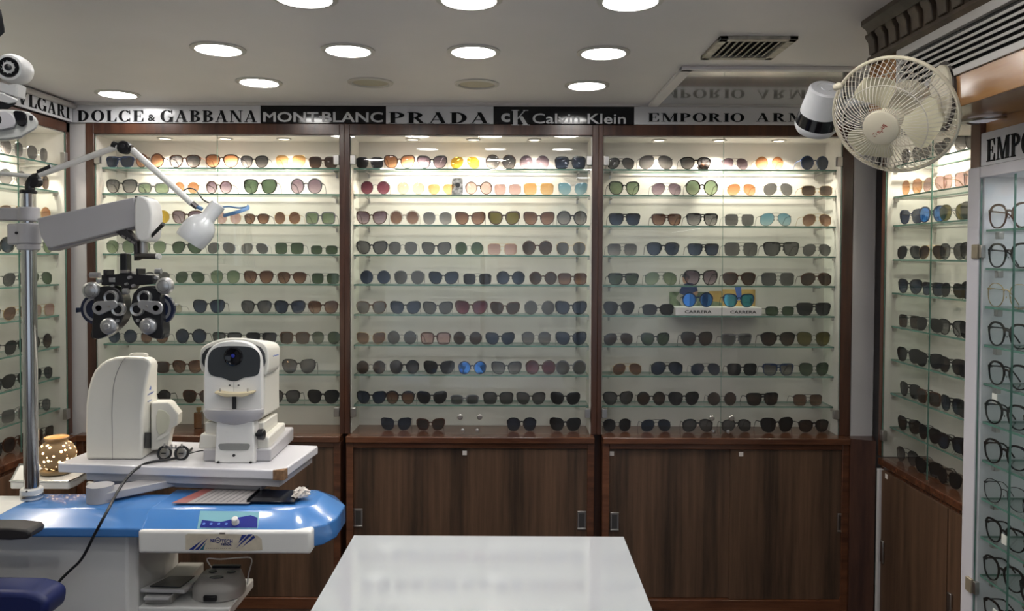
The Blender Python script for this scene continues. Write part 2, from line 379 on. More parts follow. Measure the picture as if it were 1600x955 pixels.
TINT = {  # name, top, bottom, surface reflection
    'k': ('black', (.02, .02, .025), (.035, .035, .04)), 'g': ('grey', (.13, .13, .14), (.42, .40, .40)), 'h': ('smoky grey', (.14, .14, .15), (.18, .18, .18)),
    'n': ('navy', (.03, .045, .09), (.07, .10, .17)), 'e': ('green', (.07, .11, .07), (.13, .19, .12)), 'f': ('light green', (.20, .27, .18), (.36, .44, .30)),
    'b': ('brown', (.14, .07, .045), (.40, .24, .17)), 'd': ('dark brown', (.06, .038, .03), (.12, .08, .06)), 'o': ('orange', (.50, .22, .10), (.85, .50, .28)),
    'y': ('yellow', (.62, .42, .04), (.80, .58, .08)), 'p': ('purple grey', (.17, .12, .16), (.52, .42, .48)), 'c': ('nearly clear', (.48, .46, .36), (.72, .70, .60)),
    'l': ('pale blue', (.20, .42, .56), (.45, .65, .72)), 'r': ('pinkish', (.50, .32, .30), (.72, .52, .50)), 'm': ('burgundy', (.13, .025, .05), (.32, .12, .16)),
    'u': ('blue mirrored', (.02, .10, .40), (.03, .22, .60)), 't': ('teal mirrored', (.02, .12, .17), (.05, .25, .32)), 'v': ('olive', (.14, .12, .02), (.22, .18, .05)),
    'a': ('amber', (.62, .36, .14), (.82, .58, .32)), 'x': ('clear', (.96, .97, .97), None)}
def lensmat(c):
    nm, a, b = TINT[c]; q = lambda v: tuple(x**.5 for x in v)
    if c == 'x': return sheet('lens '+nm, a, refl=.02)
    if c in 'ut': return sheet('lens '+nm, q(a), q(b), mirror=.30, dcol=(.15, .45, 1) if c == 'u' else (.2, .7, .85), diff=.10)
    if c == 'y': return sheet('lens '+nm, q(a), q(b), mirror=.12, dcol=(1, .75, .2), diff=.15)
    return sheet('lens '+nm, q(a), q(b), refl=.035, diff=.05, dcol=tuple(.3+.5*x for x in a))
FRM = {'K': ('black', mat('frame black', (.012, .012, .013), .2), 1), 'Q': ('thick black', mat('frame black', (), .2), 2), 'M': ('dark metal', mat('frame gunmetal', (.06, .06, .065), .3, 1), 0),
       'G': ('thin gold', mat('frame gold', (.55, .40, .20), .3, 1), 0), 'S': ('thin silver', mat('frame silver', (.55, .55, .56), .25, 1), 0),
       'T': ('dark brown', mat('frame brown', (.055, .022, .012), .2, noise=.5, nscale=90), 1), 'U': ('thick brown', mat('frame brown', (), .2), 2),
       'N': ('dark blue', mat('frame blue', (.015, .03, .075), .2), 1), 'Y': ('pale', mat('frame pale', (.42, .36, .30), .2), 1), 'X': ('clear grey', mat('frame smoke', (.12, .12, .13), .15), 1)}
SHN = {'A': 'aviator', 'R': 'round', 'W': 'wayfarer', 'C': 'cat-eye', 'S': 'square', 'F': 'flat-top', 'O': 'oversized', 'H': 'narrow rectangular', 'B': 'browline', 'P': 'rounded'}
ORD = ['first', 'second', 'third', 'fourth', 'fifth', 'sixth', 'seventh', 'eighth', 'ninth', 'tenth', 'eleventh', 'twelfth']
def eyewear(sh, tint, fr, loc, rz, width, where, group, kind='sunglasses'):
    fn, fm, th = FRM[fr]; fme, lme, tme, half = eyewear_meshes(sh, th); lm = lensmat(tint)
    tn = TINT[tint][0]
    if kind == 'eyeglasses': lab = f'{fn} {SHN[sh]} eyeglasses, {where}'
    else: lab = f'{fn} {SHN[sh]} sunglasses with {tn} lenses, {where}'
    if len(lab.split()) > 16: lab = f'{tn}-lensed {fn} {SHN[sh]} sunglasses, {where}'
    r = thing(kind if kind == 'eyeglasses' else 'sunglasses', lab, kind, loc, group); r.rotation_euler = (0, 0, rz); s = width/(2*half); r.scale = (s, min(s, .97), s)
    for nm, me, m in [('frame', fme, fm)]+[('lens', x, lm) for x in lme]+[('temple', x, fm) for x in tme]:
        o = bpy.data.objects.new(nm, me); COL.objects.link(o); o.parent = r
        o.material_slots[0].link = 'OBJECT'; o.material_slots[0].material = m
    return r

# ------------------------------------------------------------------ display cabinets on the back wall
SHY = [263.5, 304.0, 351.5, 398.5, 445.0, 492.0, 539.5, 586.0, 633.0]
SHZ = [at(735, y, 3.655).z for y in SHY]
LEDGE = Z(-.842)
DEP = 3.79
TOPZ = Z(.5625)
CABS = [(134, 149, 531, 538.5, 'left'), (538.5, 547, 924.5, 934, 'middle'), (934, 941, 1314.5, 1331, 'right')]
ROWS = {
 'left': [
  '160-207FnN 210-258RoT 263-315BgT 320-374BoT 375-420WgK 429-479WaG 482-528SdT', '160-212WgK 215-265HfX 271-312RoG 320-364RpT 379-434WeK 452-505RpX',
  '218-266RyG 268-317WpT 337-378RrG 380-422BbT 427-471RbG 476-525SfX', '160-208PfM 215-261PfM 268-316AeK 323-369AhS 376-420AhS 428-476SeM 484-529HeM',
  '225-266PhM 273-321AeM 328-376PfM 380-428WbT 432-480BbT 486-531SeM', '240-286HcS 301-352WnK 376-425WhK 428-478WnK 481-529WbT',
  '163-212RnM 219-264RbM 273-324RnK 330-379FhK 384-433FkK 436-485SdT 487-533PeM', '219-266SdT 269-317WbT 440-494WhK', '222-268RkK 285-335WdT 420-470WhK 479-531WkQ', ''],
 'middle': [
  '554-598SkK 599-649CoT 651-699CpK 703-751AyG 758-807OgT 811-859OpM 866-916SnQ', '563-610RmM 620-664RcG 668-712BaG 726-770RrT 771-815SrS 817-866SaG 871-919ClS',
  '555-605CpT 608-656RbY 660-707PgS 710-759CbT 762-813CvU 817-867CbT 873-922OgQ', '551-601ChQ 606-653PhM 658-705ChK 710-756ReM 761-809SrG 815-864RdT 868-916PhG',
  '562-611RnM 615-664PhM 669-717CnK 723-769SkM 775-821OnQ 826-871RdT 874-921SbT', '554-602WhT 609-658CnK 660-708ChK 710-762CmT 765-813CdT 818-868RhM 871-922CnQ',
  '553-600CbG 604-652RhM 656-705SrU 707-754RdM 758-805CnK 814-862PgM 869-919CnK', '552-600RdM 608-656RkK 661-711CkK 715-761RuN 767-816CgK 820-869OmU 873-923OhX',
  '552-600CnK 602-649PbK 651-699CkK 703-749HhX 754-803ShK 806-853ChK 859-907CkK', '594-644CnM 650-696CdT 791-839PnK 858-908CkQ'],
 'right': [
  '948-992AhK 997-1053AhM 1062-1112BgK 1125-1171ApS 1179-1226RoG 1249-1297RnN', '950-1001WfK 1017-1066ApM 1070-1123RfK 1135-1182AoG 1191-1241AhS 1252-1304HdG',
  '950-1002FnK 1017-1066FbU 1071-1124FgK 1131-1180ShS 1186-1238AlM 1258-1307AbG', '948-997SgM 1009-1063BnK 1073-1125FnK 1130-1186ShM 1191-1251FhK 1259-1308AhM',
  '949-1000FeK 1006-1059AfM 1067-1124WpK 1128-1182BdT 1188-1243ShM 1250-1301AdT', '942-993WkK 1002-1055HkK 1194-1243HeM 1248-1304FkK',
  '942-991AdM 1000-1048WeK 1063-1115WdK 1125-1177FhX 1187-1244BdK 1246-1302WvM', '956-1004AbG 1016-1068AnK 1078-1127AnM 1135-1184SkK 1190-1242FgN 1246-1298WeM',
  '941-991WhK 994-1041RdK 1043-1094WkK 1104-1152RdM 1164-1219FdK 1238-1286SbM', '940-987PkM 1000-1050AnM 1065-1115AhQ 1126-1175AhK 1186-1242WkK 1248-1300BdK']}
INNER = {c_[4]: (at(c_[1], 430, BY).x, at(c_[2], 430, BY).x) for c_ in CABS}
import re as _re
def back_row(cab, k, zz, Y):
    py = (SHY+[674])[k]
    for j, tok in enumerate(ROWS[cab][k].split()):
        x0, x1, sh, ti, fr = _re.match(r'(\d+)-(\d+)(.)(.)(.)', tok).groups(); x0, x1 = float(x0), float(x1)
        Yj = Y+random.uniform(-.004, .006); xc = at((x0+x1)/2, py-8, Yj+.004).x; w = (x1-x0)*(Yj+.01)/F; lo_, hi_ = INNER[cab]; xc = min(max(xc, lo_+.012+w/2), hi_-.012-w/2)
        yaw = {'left': -.03, 'middle': .0, 'right': .09}[cab]+random.uniform(-.08, .08)
        where = f'{ORD[j]} from left, {"bottom ledge" if k == 9 else ORD[k]+" shelf"}, {cab} back cabinet'
        eyewear(sh, ti, fr, (xc, Yj, zz), yaw, w*.985, where, f'sunglasses in the {cab} back cabinet')
def spot_fixture(parent, x, y, z, w, on=True):
    mb = MB(); mb.lathe([(.024, 0), (.034, -.001), (.036, -.005), (.030, -.006)], (x, y, z), (0, 0, 1), 24, cap=False)
    f_ = obj('spotlight', mb, RIMW, parent)
    mb = MB(); mb.lathe([(.026, -.002), (.024, -.004)], (x, y, z), (0, 0, 1), 20)
    obj('bulb', mb, CABON if on else LAMPOFF, f_)
    if w: spot('cabinet_spot', (x, y+.01, z-.012), w, tilt=(radians(-8), 0, 0))
for ci, (fx0, ix0, ix1, fx1, cab) in enumerate(CABS):
    X0, X1 = at(fx0, 430, BY).x, at(fx1, 430, BY).x; I0, I1 = at(ix0, 430, BY).x, at(ix1, 430, BY).x
    if cab == 'left': X0 = at(136.5, 430, BY).x
    fz = LEDGE
    c = thing('display_cabinet', f'{["leftmost", "middle", "rightmost"][ci]} tall dark wood wall cabinet with glass shelves of sunglasses on the back wall', 'display cabinet', ((X0+X1)/2, 3.7, fz), 'glass-fronted wall cabinets')
    top = Z(.612)
    f = MB(); f.box((X0, BY-.005, fz), (I0, DEP+.03, top)); f.box((I1, BY-.005, fz), (X1, DEP+.03, top)); f.box((I0, BY-.005, TOPZ), (I1, DEP+.03, top))
    obj('frame', f, WOODF, c, bevel=.002)
    b = MB(); b.box((I0, DEP, fz), (I1, DEP+.02, TOPZ)); b.box((I0, BY+.012, fz), (I0+.004, DEP, TOPZ)); b.box((I1-.004, BY+.012, fz), (I1, DEP, TOPZ)); b.box((I0, BY+.012, TOPZ-.006), (I1, DEP, TOPZ))
    obj('lining', b, CREAM, c)
    for k, z in enumerate(SHZ):
        s_ = MB(); s_.box((I0+.006, 3.655, z-.007), (I1-.006, DEP-.010, z), fm=[0, 0, 1, 1, 1, 1])
        so = obj('shelf', s_, [SHELFG, GEDGE], c)
        for xx in (I0+.055, I1-.055):
            bk = MB(); bk.prism([(xx-.004, 3.70, z-.0075), (xx-.004, 3.70, z-.012), (xx-.004, DEP-.012, z-.017), (xx-.004, DEP-.010, z-.034), (xx-.004, DEP-.001, z-.034), (xx-.004, DEP-.001, z-.0075)], (.008, 0, 0)); obj('shelf_bracket', bk, STEEL, so)
        for xx in (I0+.005, I1-.013): bk = MB(); bk.box((xx, 3.665, z-.022), (xx+.008, 3.675, z-.0075)); obj('shelf_clip', bk, STEEL, so)
    mid = at([340, 735, 1129][ci], 430, BY).x
    for (d0, d1, sg) in ((I0+.002, mid-.0012, 1), (mid+.0012, I1-.002, -1)):
        g = MB(); g.box((d0, BY+.002, fz+.004), (d1, BY+.007, TOPZ-.003), fm=[0, 0, 0, 1, 0, 1]); go = obj('glass_door', g, [GLASS, GEDGE], c)
        xh = d0 if sg == 1 else d1
        for hz in (Z(.445), Z(-.74)):
            h = MB(); h.box((xh, BY-.008, hz-.022), (xh+sg*.026, BY+.013, hz+.022)); obj('hinge', h, STEEL, go, bevel=.002)
        xk = d1-.045 if sg == 1 else d0+.045; zk = at(735, 651, 3.6).z
        h = MB(); h.lathe([(.006, 0), (.006, .006), (.012, .009), (.013, .016), (.009, .019)], (xk, BY+.003, zk), (0, -1, 0), 18); obj('knob', h, STEEL, go)
        h = MB(); h.lathe([(.009, 0), (.009, .008), (.004, .010)], (xk+(.012 if sg == 1 else -.012), BY+.001, fz+.018), (0, -1, 0), 16); obj('lock', h, STEEL, go)
    for k in range(3):
        xx = [at(q, 217, 3.69).x for q in ([258, 352, 444], [645, 740, 835], [1030, 1124, 1217])[ci]][k]
        spot_fixture(c, xx, 3.69, TOPZ-.006, CAB_W*[(.8, 1, .8), (1.1, 1.1, .55), (.45, 1, .8)][ci][k])
    for k in range(9): back_row(cab, k, SHZ[k]+.0003, 3.667)
    if ROWS[cab][9]: back_row(cab, 9, LEDGE+.0004, 3.664)

# ------------------------------------------------------------------ base cabinets below
FB = 3.555
def base_cab(x0, x1, doors, tags, label, handles):
    c = thing('base_cabinet', label, 'base cabinet', ((x0+x1)/2, 3.7, 0), 'walnut base cabinets')
    w = MB(); w.box((x0, FB-.015, Z(-.872)), (x1, DEP+.03, LEDGE)); obj('top_ledge', w, WOODL, c, bevel=.004)
    f = MB(); zt = Z(-.872); zb = .0
    f.box((x0, FB, 0), (x0+.032, 3.82, zt)); f.box((x1-.032, FB, 0), (x1, 3.82, zt)); f.box((x0+.0321, FB+.001, 0), (x1-.0321, 3.79, .052)); f.box((x0+.0321, FB+.001, zt-.026), (x1-.0321, FB+.05, zt-.0005))
    f.box((x0+.0325, 3.80, 0), (x1-.0325, 3.819, zt-.001)); obj('carcass', f, WOODL, c, bevel=.002)
    n = len(doors)-1
    for i in range(n):
        d = MB(); yy = FB+.012+(.012 if i % 2 == 0 else 0); d.box((doors[i]-.004, yy, .054), (doors[i+1]+.004, yy+.01, zt-.026)); do = obj('door', d, WOODD, c, bevel=.001)
        hx, hz = handles[i]
        p = at(hx, hz, yy); h = MB(); h.box((p.x-.020, yy-.003, p.z-.042), (p.x+.020, yy, p.z+.042)); h.box((p.x-.020, yy-.006, p.z+.036), (p.x+.020, yy, p.z+.044)); h.box((p.x-.020, yy-.006, p.z-.044), (p.x+.020, yy, p.z-.036))
        ho = obj('handle', h, STEEL, do, bevel=.0015)
        h = MB(); h.box((p.x-.013, yy-.0036, p.z-.033), (p.x+.013, yy-.003, p.z+.033)); h2 = obj('handle_cup', h, mat('handle recess', (.2, .19, .18), .3, 1), do)
        if tags[i]:
            p = at(*tags[i], yy-.002); h = MB(); h.box((p.x-.010, yy-.002, p.z-.010), (p.x+.010, yy, p.z+.010)); obj('paper_tag', h, mat('paper tag', (.75, .70, .66), .7), do)
    return c
bx = [at(q, 800, FB).x for q in (120, 532, 541, 928, 941, 1326)]
m1 = at(731, 800, FB).x; m2 = at(1143, 800, FB).x
base_cab(bx[0], bx[1], [bx[0]+.034, (bx[0]+bx[1])/2, bx[1]-.034], [None, None], 'walnut base cabinet behind the white and blue eye-testing table', [(160, 805), (515, 808)])
base_cab(bx[2], bx[3], [bx[2]+.034, m1, bx[3]-.034], [None, (726, 708)], 'walnut base cabinet with two doors directly behind the white desk', [(560, 809), (909, 813)])
base_cab(bx[4], bx[5], [bx[4]+.034, m2, bx[5]-.034], [(956, 709), (1158, 710)], 'walnut base cabinet right of the white desk with two paper tags', [(960, 815), (1315, 817)])
f = MB(); f.box((bx[1], 3.66, 0), (bx[2], 3.70, LEDGE)); f.box((bx[3], 3.66, 0), (bx[4], 3.70, LEDGE)); struct('trim_3', f, WOODF)
f = MB(); f.prism([(bx[5], FB-.01, 0), (RX-.01, 3.50, 0), (RX+.03, 3.62, 0), (RX, 3.66, 0), (bx[5], 3.66, 0)], (0, 0, LEDGE+.0)); struct('trim_4', f, WOODF)

# ------------------------------------------------------------------ name boards above the cabinets
YS = BY-.014; SZ0, SZ1 = Z(.612), Z(.694)
def board(x0, x1, m, label):
    o = thing('sign_board', label, 'sign', ((x0+x1)/2, YS+.007, SZ0), 'brand name boards above the cabinets')
    b = MB(); b.box((x0, YS, SZ0), (x1, YS+.013, SZ1)); obj('panel', b, m, o, bevel=.001); return o
sx = [at(q, 182, YS).x for q in (113.5, 407, 603, 771, 991, 1345)]
U = (1, 0, 0)
def srf(o, txt, x0, x1, y0, y1, m, sp=.12):
    p = at(x0, y1, YS); q = at(x1, y0, YS); zc = at((x0+x1)/2, y1, YS).z; h = at((x0+x1)/2, y0, YS).z-zc
    return put_serif('lettering', txt, (p.x, YS, zc), U, q.x-p.x, h, m, o, sp)
def sns(o, txt, x0, x1, y0, y1, m, off=.03):
    p = at(x0, y1, YS); q = at(x1, y0, YS); zc = at((x0+x1)/2, y1, YS).z; h = at((x0+x1)/2, y0, YS).z-zc
    return put_sans('lettering', txt, (p.x, YS, zc), U, q.x-p.x, h, m, o, off)
b1 = board(sx[0], sx[1], SIGNW, 'white sign with black serif lettering at left, above the leftmost back cabinet')
srf(b1, 'DOLCE', 121, 225, 172.5, 190, INK, .14); sns(b1, '&', 231, 243, 179, 189.5, INK, .03); srf(b1, 'GABBANA', 251, 402, 172.5, 191, INK, .12)
b2 = board(sx[1], sx[2], SIGNK, 'black sign with silver capitals, between the two left white signs')
sns(b2, 'MONT', 412, 497, 175.5, 190.5, SILVERL, 0); sns(b2, 'BLANC', 504, 598, 175.5, 191, SILVERL, 0)
mb = MB(); p = at(497, 183, YS); mb.box((p.x+.004, YS-.002, p.z-.004), (p.x+.018, YS, p.z+.004)); obj('lettering', mb, SILVERL, b2)
b3 = board(sx[2], sx[3], SIGNW, 'white sign with five widely spaced black serif capitals above the middle cabinet')
srf(b3, 'PRADA', 607, 765, 175.5, 193, INK, .10)
b4 = board(sx[3], sx[4], SIGNK, 'black sign with large initials and grey sans-serif name, right of the middle')
sns(b4, 'c', 783, 797, 177, 191, SILVERL, .035); srf(b4, 'K', 799, 828, 172, 196, SILVERL); sns(b4, 'Calvin Klein', 832, 978, 177.5, 193.5, SILVERL, .012)
b5 = board(sx[4], sx[5], SIGNW, 'long white sign with two black serif words at right end of the back wall')
srf(b5, 'EMPORIO', 1012, 1163, 177, 190.5, INK, .12); srf(b5, 'ARMANI', 1181, 1322, 177, 190.5, INK, .16)
XS = LX+.014
o = thing('sign_board', 'white sign with black serif capitals high on the left side wall', 'sign', (XS-.007, 2.4, SZ0), 'brand name boards above the cabinets')
b = MB(); b.box((XS-.013, 1.2, SZ0), (XS, YS-.002, SZ1)); obj('panel', b, SIGNW, o, bevel=.001)
put_serif('lettering', 'BVLGARI', (XS, 3.125, Z(.623)), (0, 1, 0), .432, .055, INK, o, .12)
put_serif('lettering', 'BVLGARI', (XS, 2.1, Z(.623)), (0, 1, 0), .432, .055, INK, o, .12)
struct('trim_5', MB().box((LX, BY-.014, SZ1), (1.70, BY, CZ-.012)), PILLAR)

# ------------------------------------------------------------------ side cabinets
LINE = [0, 1]
def side_cab(X, depth, y0, y1, zs, ztop, sg, label, ledge, seams, stile):
    """sg: +1 interior lies towards +X. y0 near end, y1 far end"""
    c = thing('display_cabinet', label, 'display cabinet', (X+sg*depth/2, (y0+y1)/2, ledge), 'glass-fronted wall cabinets')
    xb = X+sg*depth
    f = MB(); f.box((X, y1-stile, ledge), (xb+sg*.02, y1, ztop+.045)); f.box((X, y0, ledge), (xb+sg*.02, y0+stile, ztop+.045)); f.box((X, y0, ztop), (xb+sg*.02, y1, ztop+.045)); obj('frame', f, WOODF, c, bevel=.002)
    b = MB(); b.box((xb, y0+stile, ledge), (xb+sg*.015, y1-stile, ztop)); b.box((X+sg*.01, y1-stile-.004, ledge), (xb, y1-stile, ztop)); b.box((X+sg*.01, y0+stile, ledge), (xb, y0+stile+.004, ztop)); b.box((X+sg*.01, y0+stile, ztop-.006), (xb, y1-stile, ztop)); obj('lining', b, CREAM, c)
    for z in zs:
        s_ = MB(); s_.box((X+sg*.035, y0+stile+.008, z-.007), (xb-sg*.003, y1-stile-.008, z), fm=[0, 0, 1, 1, 1, 1]); so = obj('shelf', s_, [SHELFG, GEDGE], c)
        for yy in (y1-stile-.06, y0+stile+.06):
            bk = MB(); bk.prism([(X+sg*.05, yy-.005, z-.0075), (X+sg*.05, yy-.005, z-.013), (xb-sg*.012, yy-.005, z-.018), (xb-sg*.010, yy-.005, z-.036), (xb-sg*.001, yy-.005, z-.036), (xb-sg*.001, yy-.005, z-.0075)], (0, .010, 0)); obj('shelf_bracket', bk, STEEL, so)
        bk = MB(); bk.box((X+sg*.04, y1-stile-.018, z-.024), (X+sg*.055, y1-stile-.005, z-.0075)); obj('shelf_clip', bk, STEEL, so)
    ys = [y0+stile+.002]+seams+[y1-stile-.002]
    for i in range(len(ys)-1):
        g = MB(); g.box((X+sg*.002, ys[i]+.0012, ledge+.004), (X+sg*.007, ys[i+1]-.0012, ztop-.003), fm=[0, 0, 1, 0, 1, 0]); go = obj('glass_door', g, [GLASS, GEDGE], c)
        yh = ys[i+1] if i == len(ys)-2 else ys[i]; s2 = -1 if i == len(ys)-2 else 1
        for hz in (ztop-.12, ledge+.1):
            h = MB(); h.box((X-sg*.008, yh, hz-.024), (X+sg*.013, yh+s2*.026, hz+.024)); obj('hinge', h, STEEL, go, bevel=.002)
    return c
def side_base(X, y0, y1, ledge, sg, label, doors, over=.04):
    c = thing('base_cabinet', label, 'base cabinet', (X+sg*.1, (y0+y1)/2, 0), 'walnut base cabinets')
    w = MB(); w.box((X-sg*over, y0, ledge-.032), (X+sg*.24, y1, ledge)); obj('top_ledge', w, WOODL, c, bevel=.004)
    f = MB(); f.box((X-sg*(over-.015), y0, 0), (X+sg*.22, y1, ledge-.032)); obj('carcass', f, WOODL, c, bevel=.002)
    xf = X-sg*(over-.015)
    for i in range(len(doors)-1):
        d = MB(); d.box((xf-sg*.012, doors[i]+.004, .05), (xf, doors[i+1]-.004, ledge-.05)); do = obj('door', d, WOODD, c, bevel=.001)
        yh = doors[i+1]-.03; h = MB(); h.box((xf-sg*.022, yh-.012, ledge-.46), (xf-sg*.012, yh+.012, ledge-.36)); obj('handle', h, STEEL, do, bevel=.003)
        if sg > 0 and i == len(doors)-2:
            h = MB(); h.box((xf-sg*.014, yh-.03, ledge-.075), (xf-sg*.0121, yh-.01, ledge-.055)); obj('paper_tag', h, mat('paper tag', ()), do)
    return c
lc = side_cab(LX, .185, 1.30, 3.585, SHZ, TOPZ, -1, 'dark wood cabinet of sunglasses along the left side wall', LEDGE, [1.9, 2.55, 3.215], .03)
side_base(LX, 1.3, 3.55, LEDGE, -1, 'walnut base cabinet along the left side wall under the glass cabinet', [1.3, 2.05, 2.8, 3.55])
LR = ['PhS PgS RhM', 'RdG RgS PhM', 'RoG AbG RhM', 'PfM RnK AhM', 'AeM AhM AkM', 'SrG AbG PkK', 'RdM AkK PkK', 'AkM AkK RhM', 'AhM SgS PgM', 'SdM PdT RhM']
for k, row in enumerate(LR):
    for j, (y, tk) in enumerate(zip((3.44, 3.265, 3.095), row.split())):
        zz = (SHZ+[LEDGE])[k]+.0003
        eyewear(tk[0], tk[1], tk[2], (LX-.052, y+random.uniform(-.012, .012), zz), pi/2+random.uniform(-.22, .0), .146,
                f'{ORD[j]} from corner, {"bottom ledge" if k == 9 else ORD[k]+" shelf"}, left side cabinet', 'sunglasses in the left side cabinet')
for y in (3.33, 2.95, 2.5, 2.0): spot_fixture(lc, LX-.09, y, TOPZ-.006, CAB_W*.8)
RL = Z(-.905)
RZ_ = [Z(v) for v in (.41, .272, .144, -.009, -.159, -.309, -.459, -.612, -.765)]
rc_ = side_cab(RX, .20, 2.30, 3.50, RZ_, TOPZ-.02, 1, 'dark wood cabinet of sunglasses on the right side wall beneath the fan', RL, [3.09], .028)
side_base(RX, 2.30, 3.46, RL, 1, 'walnut base cabinet on the right side wall behind the white frame', [2.3, 2.9, 3.43], over=.02)
f = MB(); f.box((RX-.024, 3.432, .0), (RX+.02, 3.456, RL-.05)); struct('trim_6', f, mat('white strip', (.6, .58, .58), .5))
RR = ['PhM AhS PhM PhK', 'PoG ArG SrG SrM', 'WnN PuN PvM PhK', 'AkM AdG PhM PgK', 'WnK FnK AkM PkK', 'SdM AkM WgK WkK', 'WkK WkK WdK SkK', 'WkK SdT WnK WkK', 'WdK WkK WnQ WkK', 'PgM WkK WkK WkK']
for k, row in enumerate(RR):
    for j, (y, tk) in enumerate(zip((3.345, 3.175, 3.02, 2.875), row.split())):
        zz = (RZ_+[RL])[k]+.0003
        if k == 9 and j == 3: continue
        eyewear(tk[0], tk[1], tk[2], (RX+.048+random.uniform(0, .008), y+random.uniform(-.008, .008), zz), -pi/2+random.uniform(.05, .28), .149,
                f'{ORD[j]} from corner, {"bottom ledge" if k == 9 else ORD[k]+" shelf"}, right side cabinet', 'sunglasses in the right side cabinet')
for y in (3.3, 2.95, 2.6): spot_fixture(rc_, RX+.10, y, TOPZ-.026, CAB_W*.7)

# ------------------------------------------------------------------ ceiling lamps, vent, panel
def downlight(px, py, on, label, tilt=0, r=.092):
    p = atz(px, py, CZ); o = thing('ceiling_downlight', label, 'ceiling light', (p.x, p.y, CZ-.010), 'round recessed ceiling downlights')
    n = Vector((sin(tilt)*.3, -sin(tilt), -cos(tilt))).normalized(); q = Vector((p.x, p.y, CZ-(.012 if tilt else 0)))
    mb = MB(); mb.lathe([(r*.80, .0), (r*.82, .007), (r*.86, .008), (r, .004), (r*1.0, .0)], q, n, 48, cap=False); obj('rim', mb, RIMW, o)
    mb = MB(); mb.lathe([(r*.80, -.002), (r*.80, .001)], q, n, 48); obj('diffuser', mb, LAMPON if on else LAMPOFF, o)
DL = [(475, -5, 1, 'lit round downlight in the front row, cut by top edge, leftmost'), (733, -2, 1, 'lit round downlight in the front row, cut by top edge, middle'), (985, 0, 1, 'lit round downlight in the front row, cut by top edge, rightmost'),
      (341, 76, 1, 'lit round downlight, first from left in the second row'), (544, 78, 1, 'lit round downlight, second from left in the second row'), (740, 80, 1, 'lit round downlight, third from left in the second row'), (943, 82, 1, 'lit round downlight, rightmost in the second row'),
      (405, 128, 1, 'lit round downlight, leftmost of the row nearest the name boards'), (579, 128.5, 0, 'unlit round ceiling lamp, left one of the two dark lamps'), (745, 131, 0, 'unlit cream round ceiling lamp, right one of the two dark lamps'), (917, 133, 1, 'lit round downlight at the right end of the row nearest the name boards')]
for a in DL: downlight(*a)
downlight(184, 146.5, 1, 'lit round downlight hanging slightly loose in the far left corner')
for y_ in (1.55, .95, .3):
    for x_ in (-1.03, -.13, .62):
        p_ = Vector((x_, y_, CZ)); o_ = thing('ceiling_downlight', 'lit round downlight overhead outside the picture', 'ceiling light', (x_, y_, CZ-.01), 'downlights behind the camera')
        mb = MB(); mb.lathe([(.074, 0), (.075, .007), (.092, .004), (.092, 0)], p_, (0, 0, -1), 32, cap=False); obj('rim', mb, RIMW, o_)
        mb = MB(); mb.lathe([(.074, -.002), (.074, .001)], p_, (0, 0, -1), 32); obj('diffuser', mb, LAMPON, o_)
# vent grille
v0 = atz(1105, 57, CZ); v1 = atz(1190, 90, CZ); vx0, vx1, vy0, vy1 = .655, .905, 2.47, 2.73
c = thing('ceiling_vent', 'square metal air vent with dark slats in the ceiling', 'air vent', ((vx0+vx1)/2, 2.6, CZ-.012))
VM = mat('dusty vent metal', (.42, .39, .34), .5, .3, noise=.3, nscale=30)
mb = MB()
mb.box((vx0, vy0, CZ-.012), (vx1, vy0+.028, CZ)); mb.box((vx0, vy1-.028, CZ-.012), (vx1, vy1, CZ)); mb.box((vx0, vy0, CZ-.012), (vx0+.028, vy1, CZ)); mb.box((vx1-.028, vy0, CZ-.012), (vx1, vy1, CZ)); obj('frame', mb, VM, c, bevel=.002)
mb = MB(); mb.box((vx0+.02, vy0+.02, CZ-.002), (vx1-.02, vy1-.02, CZ-.0005)); obj('duct', mb, BLACK, c)
for k in range(8):
    x = vx0+.045+k*(vx1-vx0-.09)/7; mb = MB(); mb.obox((x, (vy0+vy1)/2, CZ-.008), (.006, 0, .003), (0, (vy1-vy0)/2-.028, 0), (-.0004, 0, .0008)); obj('slat', mb, VM, c)
# glossy ceiling panel
gx0 = .618; gy0 = 2.865
mb = MB(); mb.box((gx0+.045, gy0+.03, CZ-.005), (1.9, 3.56, CZ-.001)); po = obj('ceiling_panel', mb, mat('glossy ceiling sheet', (.50, .49, .49), .12, .3, coat=1), None); po['kind'] = 'structure'
mb = MB(); mb.box((gx0, gy0, CZ-.014), (gx0+.045, 3.57, CZ)); struct('trim_7', mb, WHITE, bevel=.003)
mb = MB(); mb.box((gx0, gy0-.005, CZ-.014), (1.9, gy0+.028, CZ)); struct('trim_8', mb, WHITE, bevel=.003)

# ------------------------------------------------------------------ bulkhead with carved cornice, air grille, honey wood band and soffit
BX, BYE, BB = 1.07, 2.32, Z(.366)
mb = MB(); mb.box((BX+.012, -1.9, BB), (1.98, BYE, CZ)); struct('wall_bulkhead', mb, [WOODS])
mb = MB(); mb.box((BX, -1.9, BB-.004), (BX+.012, BYE, Z(.440))); struct('trim_9', mb, WOODS, bevel=.002)
cn = thing('cornice', 'dark carved wooden cornice with upright blocks above the air grille', 'cornice', (BX, 1.2, Z(.575)))
mb = MB(); ys_ = -1.9
prof = [(0, .575), (-.006, .575), (-.016, .585), (-.012, .597), (-.002, .602), (-.002, .662), (-.014, .668), (-.020, .680), (-.034, .690), (-.034, .705), (.012, .705), (.012, .575)]
mb.prism([(BX+x, -1.9, Z(z)) for x, z in prof], (0, BYE+1.9, 0)); obj('moulding', mb, WOODC, cn)
y = BYE-.022; k = 0
